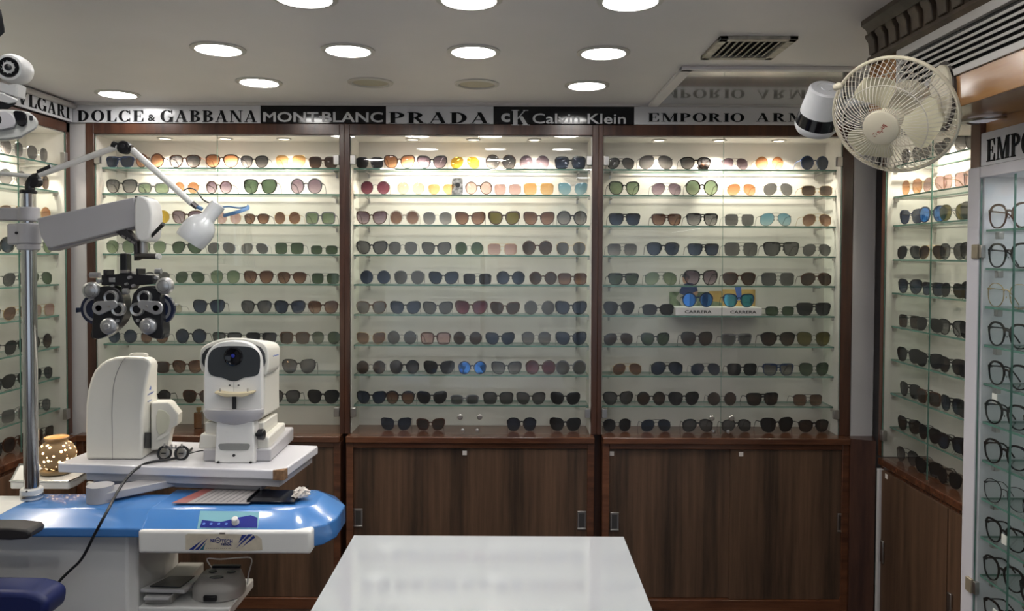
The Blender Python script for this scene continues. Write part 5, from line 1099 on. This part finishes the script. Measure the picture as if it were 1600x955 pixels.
mb = MB(); mb.cyl((-1.62, 1.9, .03), (-1.62, 1.9, .42), .04); obj('column', mb, CHROME, ch)
mb = MB(); mb.lathe([(.25, 0), (.25, .02), (.05, .04)], (-1.62, 1.9, 0), (0, 0, 1), 32); obj('base', mb, CHROME, ch)
mb = MB(); mb.tube([(-1.62, 2.10, .46), (-1.62, 2.11, .7), at(-30, 842, 2.085)], .014, 10); obj('arm_post', mb, CHROME, ch)

# ------------------------------------------------------------------ lower shelf of the unit with two devices
lsz = at(300, 947, 2.25).z
mb = MB(); mb.box((-1.107, 2.24, lsz-.03), (-.835, 2.45, lsz-.001)); obj('lower_shelf', mb, WHITEP, un, bevel=.004)
mb = MB(); mb.box((-1.09, 2.40, 0), (-1.03, 2.55, lsz-.03)); obj('shelf_post', mb, WHITEP, un)
DG = mat('device grey', (.40, .38, .35), .4)
pr_ = thing('table_printer', 'grey device with tilted dark keypad on the lower shelf, left one', 'device', (-1.02, 2.33, lsz))
mb = MB(); mb.box((at(226, 940, 2.26).x, 2.26, lsz), (at(268, 940, 2.26).x, 2.50, lsz+.030)); obj('body', mb, DG, pr_, bevel=.003)
mb = MB(); mb.loft([[at(x, y, 2.245) for x, y in ((219, 920), (288, 922), (289, 928), (219, 926))], [at(x, y, 2.41) for x, y in ((262, 899), (317, 899), (318, 905), (262, 905))]]); top_ = obj('top_cover', mb, mat('pale device cover', (.50, .49, .49), .35), pr_, bevel=.002)
mb = MB(); mb.loft([[at(x, y, 2.26) for x, y in ((234, 915.5), (282, 917), (282, 918.5), (234, 917))], [at(x, y, 2.39) for x, y in ((266, 900), (304, 900), (304, 902), (262, 902))]]); obj('keypad', mb, mat('charcoal', ()), top_)
mb = MB(); mb.box(at(224, 934, 2.235), at(272, 930, 2.27)); obj('paper_slot', mb, mat('pale device cover', ()), pr_, bevel=.001)
lm_ = thing('lensmeter', 'rounded grey device with dark buttons on the lower shelf, right one', 'device', (-.88, 2.33, lsz))
R1 = [(303, 945), (312, 951), (330, 953), (352, 951), (372, 945), (380, 932), (374, 922), (345, 915), (315, 918), (304, 930)]
mb = MB(); Pb = []; Pt = []
for i in range(28):
    t = 2*pi*i/28; X = at(342, 930, 2.33).x+.077*math.copysign(abs(cos(t))**.8, cos(t)); Yy = 2.335+.066*math.copysign(abs(sin(t))**.9, sin(t)); Pb.append((X, Yy, lsz)); Pt.append((X, Yy))
cxm, cym = at(342, 930, 2.33).x, 2.335
mb.loft([[(x, y, lsz+.001) for x, y in Pt], [(x, y, lsz+.026) for x, y in Pt], [(cxm+(x-cxm)*.97, cym+(y-cym)*.97, lsz+.034) for x, y in Pt], [(cxm+(x-cxm)*.80, cym+(y-cym)*.82+.012, lsz+.056) for x, y in Pt], [(cxm+(x-cxm)*.74, cym+(y-cym)*.76+.014, lsz+.059) for x, y in Pt]]); lb = obj('housing', mb, DG, lm_, bevel=.002)
for (u, v, a_, b_) in ((-.028, .02, .013, .007), (.0, -.022, .022, .007), (.030, .018, .014, .006)):
    mb = MB(); mb.lathe([(1, 0), (.9, .003)], (0, 0, 0), (0, 0, 1), 20); mb.v = [Vector((cxm+u+p.x*a_, cym+v+p.y*b_*1.6, lsz+.0592+p.z*.7)) for p in mb.v]; obj('button', mb, mat('charcoal', ()), lb)
mb = MB(); mb.box((cxm-.042, cym+.046, lsz+.055), (cxm+.046, cym+.062, lsz+.066)); obj('display', mb, BLACK, lb, bevel=.002)
mb = MB(); mb.box((cxm-.022, cym-.074, lsz+.006), (cxm+.018, cym-.060, lsz+.024)); obj('socket', mb, BLACK, lb, bevel=.004)
mb = MB(); mb.tube(smooth_path([(cxm-.05, cym+.07, lsz+.05), (cxm-.07, cym+.08, lsz+.075), (cxm-.03, cym+.09, lsz+.07), (cxm+.03, cym+.09, lsz+.075), (cxm+.075, cym+.07, lsz+.08), (cxm+.080, cym+.03, lsz+.05), (cxm+.078, cym+.02, lsz+.02)], 4), .002, 6); obj('cable', mb, WHITEP, lm_)

# ------------------------------------------------------------------ small things in the back cabinets
# poster card on the middle cabinet's second shelf
p = at(714.5, 303.5, 3.668); wv, hv_ = 17.5*3.668/F, 26*3.668/F
o = thing('photo_card', 'small black and white photo card on the middle cabinet second shelf', 'card', (p.x, 3.668, SHZ[1]+.0003))
mb = MB(); mb.obox((p.x, 3.671, SHZ[1]+.0006+hv_/2), (wv/2, 0, 0), (0, .001, 0), (0, .004, hv_/2)); obj('card', mb, mat('card grey', (.5, .5, .5), .5, noise=.9, nscale=55), o)
mb = MB(); mb.lathe([(.001, 0), (.012, .0), (.012, .0012)], (p.x+.002, 3.6655, SHZ[1]+.045), (0, 1, -.05), 20); obj('portrait', mb, mat('card black', (.03, .03, .03), .5), o)
# small dark figurine on the right cabinet's top shelf
p = at(1101, 262, 3.71); FIG_Y = 0; fz_ = SHZ[0]+.0003; o = thing('figurine', 'small dark and orange figurine on the rightmost cabinet top shelf', 'figurine', (p.x, 3.73, fz_))
mb = MB(); mb.tube(smooth_path([(p.x-.022, 3.735, fz_+.012), (p.x-.010, 3.735, fz_+.022), (p.x+.010, 3.735, fz_+.024), (p.x+.024, 3.735, fz_+.014)], 4), .012, 10); obj('body', mb, mat('figurine dark', (.05, .035, .03), .5, noise=.6, nscale=60), o)
mb = MB(); mb.tube(smooth_path([(p.x-.006, 3.735, fz_+.03), (p.x-.010, 3.735, fz_+.05), (p.x-.002, 3.735, fz_+.064), (p.x+.022, 3.735, fz_+.064)], 4), .004, 8); obj('tail', mb, mat('charcoal', ()), o)
mb = MB(); mb.lathe([(.001, -.009), (.008, -.004), (.008, .004), (.001, .009)], (p.x-.008, 3.722, fz_+.028), (1, 0, 0), 12); obj('patch', mb, mat('figurine orange', (.35, .16, .08), .5), o)
for dx_ in (-.02, -.008, .008, .02): mb = MB(); mb.cyl((p.x+dx_, 3.735, fz_), (p.x+dx_, 3.735, fz_+.016), .0045, seg=8); obj('leg', mb, mat('charcoal', ()), o)
# two branded display boxes with photo backs on the right cabinet's sixth shelf
for i_, (x0, x1, lab) in enumerate(((1055.5, 1127.5, 'left white display plinth with a photo of a man in blue, sixth shelf'), (1128.5, 1190, 'right white display plinth with yellow photo panel, sixth shelf'))):
    zz = SHZ[5]+.0003; a_, b_ = at(x0, 480, 3.665).x, at(x1, 480, 3.665).x; ht = 12.5*3.665/F
    o = thing('display_plinth', lab, 'display stand', ((a_+b_)/2, 3.68, zz), 'white display plinths')
    mb = MB(); mb.box((a_, 3.662, zz), (b_, 3.783, zz+ht)); pb_ = obj('plinth', mb, mat('white card', (.62, .60, .60), .5), o, bevel=.001)
    t0, t1, ty0, ty1 = ((1070, 1112, 485.2, 489.6), (1141, 1182, 485.6, 490))[i_]
    q0, q1 = at(t0, ty1, 3.662), at(t1, ty0, 3.662); put_sans('lettering', 'CARRERA', (q0.x, 3.662, q0.z), (1, 0, 0), q1.x-q0.x, q1.z-q0.z, INK, pb_, .02, d=.0006, depth=.0004)
    # photo panel standing at the back edge
    if i_ == 0: x_0, x_1, yt = 1046, 1127.5, 456.5
    else: x_0, x_1, yt = 1128.5, 1180, 452.5
    Yp = 3.7855; pz1 = at((x_0+x_1)/2, yt, Yp).z; A, B_ = at(x_0, 470, Yp).x, at(x_1, 470, Yp).x
    mb = MB(); mb.box((A, Yp, zz), (B_, Yp+.002, pz1)); ph_ = obj('photo_panel', mb, mat('photo green', (.16, .20, .12), .5, noise=.5, nscale=30) if i_ == 0 else mat('photo ochre', (.55, .36, .12), .5, noise=.25, nscale=14), o)
    def pp(name, pts, m, d=.0006): mb = MB(); mb.prism([at(x, y, Yp-.0001) for x, y in pts], (0, -d, 0)); return obj(name, mb, m, ph_, smooth=False)
    if i_ == 0:
        pp('photo_ochre', [(1108, 455), (1127.4, 455), (1127.4, 473), (1112, 470), (1108, 463)], mat('photo ochre', (.55, .36, .12), .5, noise=.25, nscale=14))
        pp('photo_trousers', [(1056, 466), (1062, 457), (1078, 460), (1090, 470), (1088, 476), (1066, 478)], mat('photo stone', (.36, .33, .27), .6))
        # cut-out of the man rises above the panel
        mb = MB(); mb.prism([at(x, y, Yp-.0008) for x, y in rnd([(1062, 455), (1066, 445), (1078, 441), (1088, 446), (1091, 457), (1082, 461), (1070, 462), (1061, 458)], 1)], (0, -.0012, 0)); obj('photo_shirt', mb, mat('photo navy', (.035, .05, .14), .6), ph_)
        mb = MB(); mb.prism([at(x, y, Yp-.0022) for x, y in rnd([(1066, 432), (1070, 430), (1075, 431), (1076, 438), (1072, 444), (1067, 442)], 1)], (0, -.0008, 0)); obj('photo_face', mb, mat('photo skin', (.38, .22, .15), .6), ph_)
        mb = MB(); mb.prism([at(x, y, Yp-.0032) for x, y in rnd([(1065, 434), (1067, 429.5), (1074, 428.5), (1078, 432), (1077, 438), (1074, 433)], 1)], (0, -.0008, 0)); obj('photo_hair', mb, mat('card black', ()), ph_)
        pp('photo_arm', [(1076, 461), (1088, 455), (1091, 457), (1089, 461), (1078, 464)], mat('photo skin', ()), .0026)
    else:
        pp('photo_figure', [(1148, 448.5), (1158, 448.5), (1159, 468), (1153, 470), (1150, 458)], mat('photo blue', (.10, .18, .55), .6))
    gx = (1090.5, 1154.5)[i_]; p = at(gx, 472, 3.674)
    eyewear('RW'[i_], 'ut'[i_], 'NN'[i_], (p.x, 3.674, zz+ht+.0004), .03, 50*3.68/F, ('left' if i_ == 0 else 'right')+' one on a white plinth, right back cabinet', 'sunglasses on white plinths')
# small amber bottle standing on the ledge of the left back cabinet
p = at(307.5, 670, 3.68); o = thing('bottle', 'small brown glass bottle on the ledge behind the white instrument', 'bottle', (p.x, 3.70, LEDGE))
BR = mat('brown glass', (.13, .06, .025), .15, coat=.5)
mb = MB(); mb.box((p.x-.019, 3.688, LEDGE+.0005), (p.x+.019, 3.722, LEDGE+.078)); obj('body', mb, BR, o, bevel=.004)
mb = MB(); mb.cyl((p.x, 3.705, LEDGE+.078), (p.x, 3.705, LEDGE+.088), .007, seg=16); mb.cyl((p.x, 3.705, LEDGE+.086), (p.x, 3.705, LEDGE+.102), .012, seg=20); obj('cap', mb, mat('gold cap', (.42, .28, .12), .3, .8), o)
# small folded glasses / pen on right ledge
for i_, (px_, py_, l2) in enumerate(((1452, 742, 'folded dark spectacles lying nearest the glass on the right side ledge'), (1468, 749, 'second folded pair beside it on the right side ledge'))):
    p = atz(px_, py_, RL+.004); mb = MB(); mb.tube(smooth_path([p+Vector((0, .05, .003)), p+Vector((.004, 0, .005)), p+Vector((.0, -.05, .003))], 3), .004, 8); mb.tube([p+Vector((.006, .04, .006)), p+Vector((.016, -.045, .006))], .003, 6)
    p = p; o = obj('folded_spectacles', mb, mat('gunmetal casting', ())); tag(o, l2, 'spectacles')

# clear face shield with a blue band hanging from the lamp tie
fs_ = thing('face_shield', 'clear plastic face shield with blue band hanging beside the reading lamp', 'face shield', at(372, 400, LY))
mb = MB(); mb.tube(smooth_path([at(350, 337, LY-.015), at(358, 335, LY-.03), at(372, 331, LY-.035), at(386, 326, LY-.01), at(388, 322, LY+.03)], 4), .003, 6, rz=.006); mb.tube(smooth_path([at(346, 324, LY+.02), at(358, 323, LY+.03), at(374, 325, LY+.035), at(388, 323, LY+.02)], 4), .0018, 6, rz=.003); obj('band', mb, mat('blue tie', ()), fs_)
mb = MB(); V = []; nn = 14
for k_ in range(2):
    for i in range(nn+1):
        t = i/nn; X_ = at(343+46*t, 330, LY); y_ = LY-.045*math.sin(pi*min(1, t*1.05))+.02*t
        for (py_, dx_) in ((330-4*t, 0), (412+6*t, 12*t-2)):
            q = at(343+46*t+dx_, py_, y_+k_*.0006); V.append(q)
F_ = []
for i in range(nn):
    a_ = i*2; b2 = (nn+1)*2; F_ += [(a_, a_+2, a_+3, a_+1), (b2+a_, b2+a_+1, b2+a_+3, b2+a_+2), (a_, b2+a_, b2+a_+2, a_+2), (a_+1, a_+3, b2+a_+3, b2+a_+1)]
F_ += [(0, 1, (nn+1)*2+1, (nn+1)*2), (nn*2, (nn+1)*2+nn*2, (nn+1)*2+nn*2+1, nn*2+1)]
mb.add(V, F_); obj('visor', mb, sheet('visor film', (.975, .98, .98), refl=.05, rough=.04), fs_)

# set the two instruments exactly on the white table top
bpy.context.view_layer.update()
for root in (ar, kr):
    ms = []
    def walk(o):
        for c in o.children:
            if c.type == 'MESH': ms.append(c)
            walk(c)
    walk(root)
    for c in ms:
        wz = c.matrix_world.translation.z
        for v in c.data.vertices:
            if v.co.z+wz < TZ+.0006: v.co.z = TZ+.0006-wz
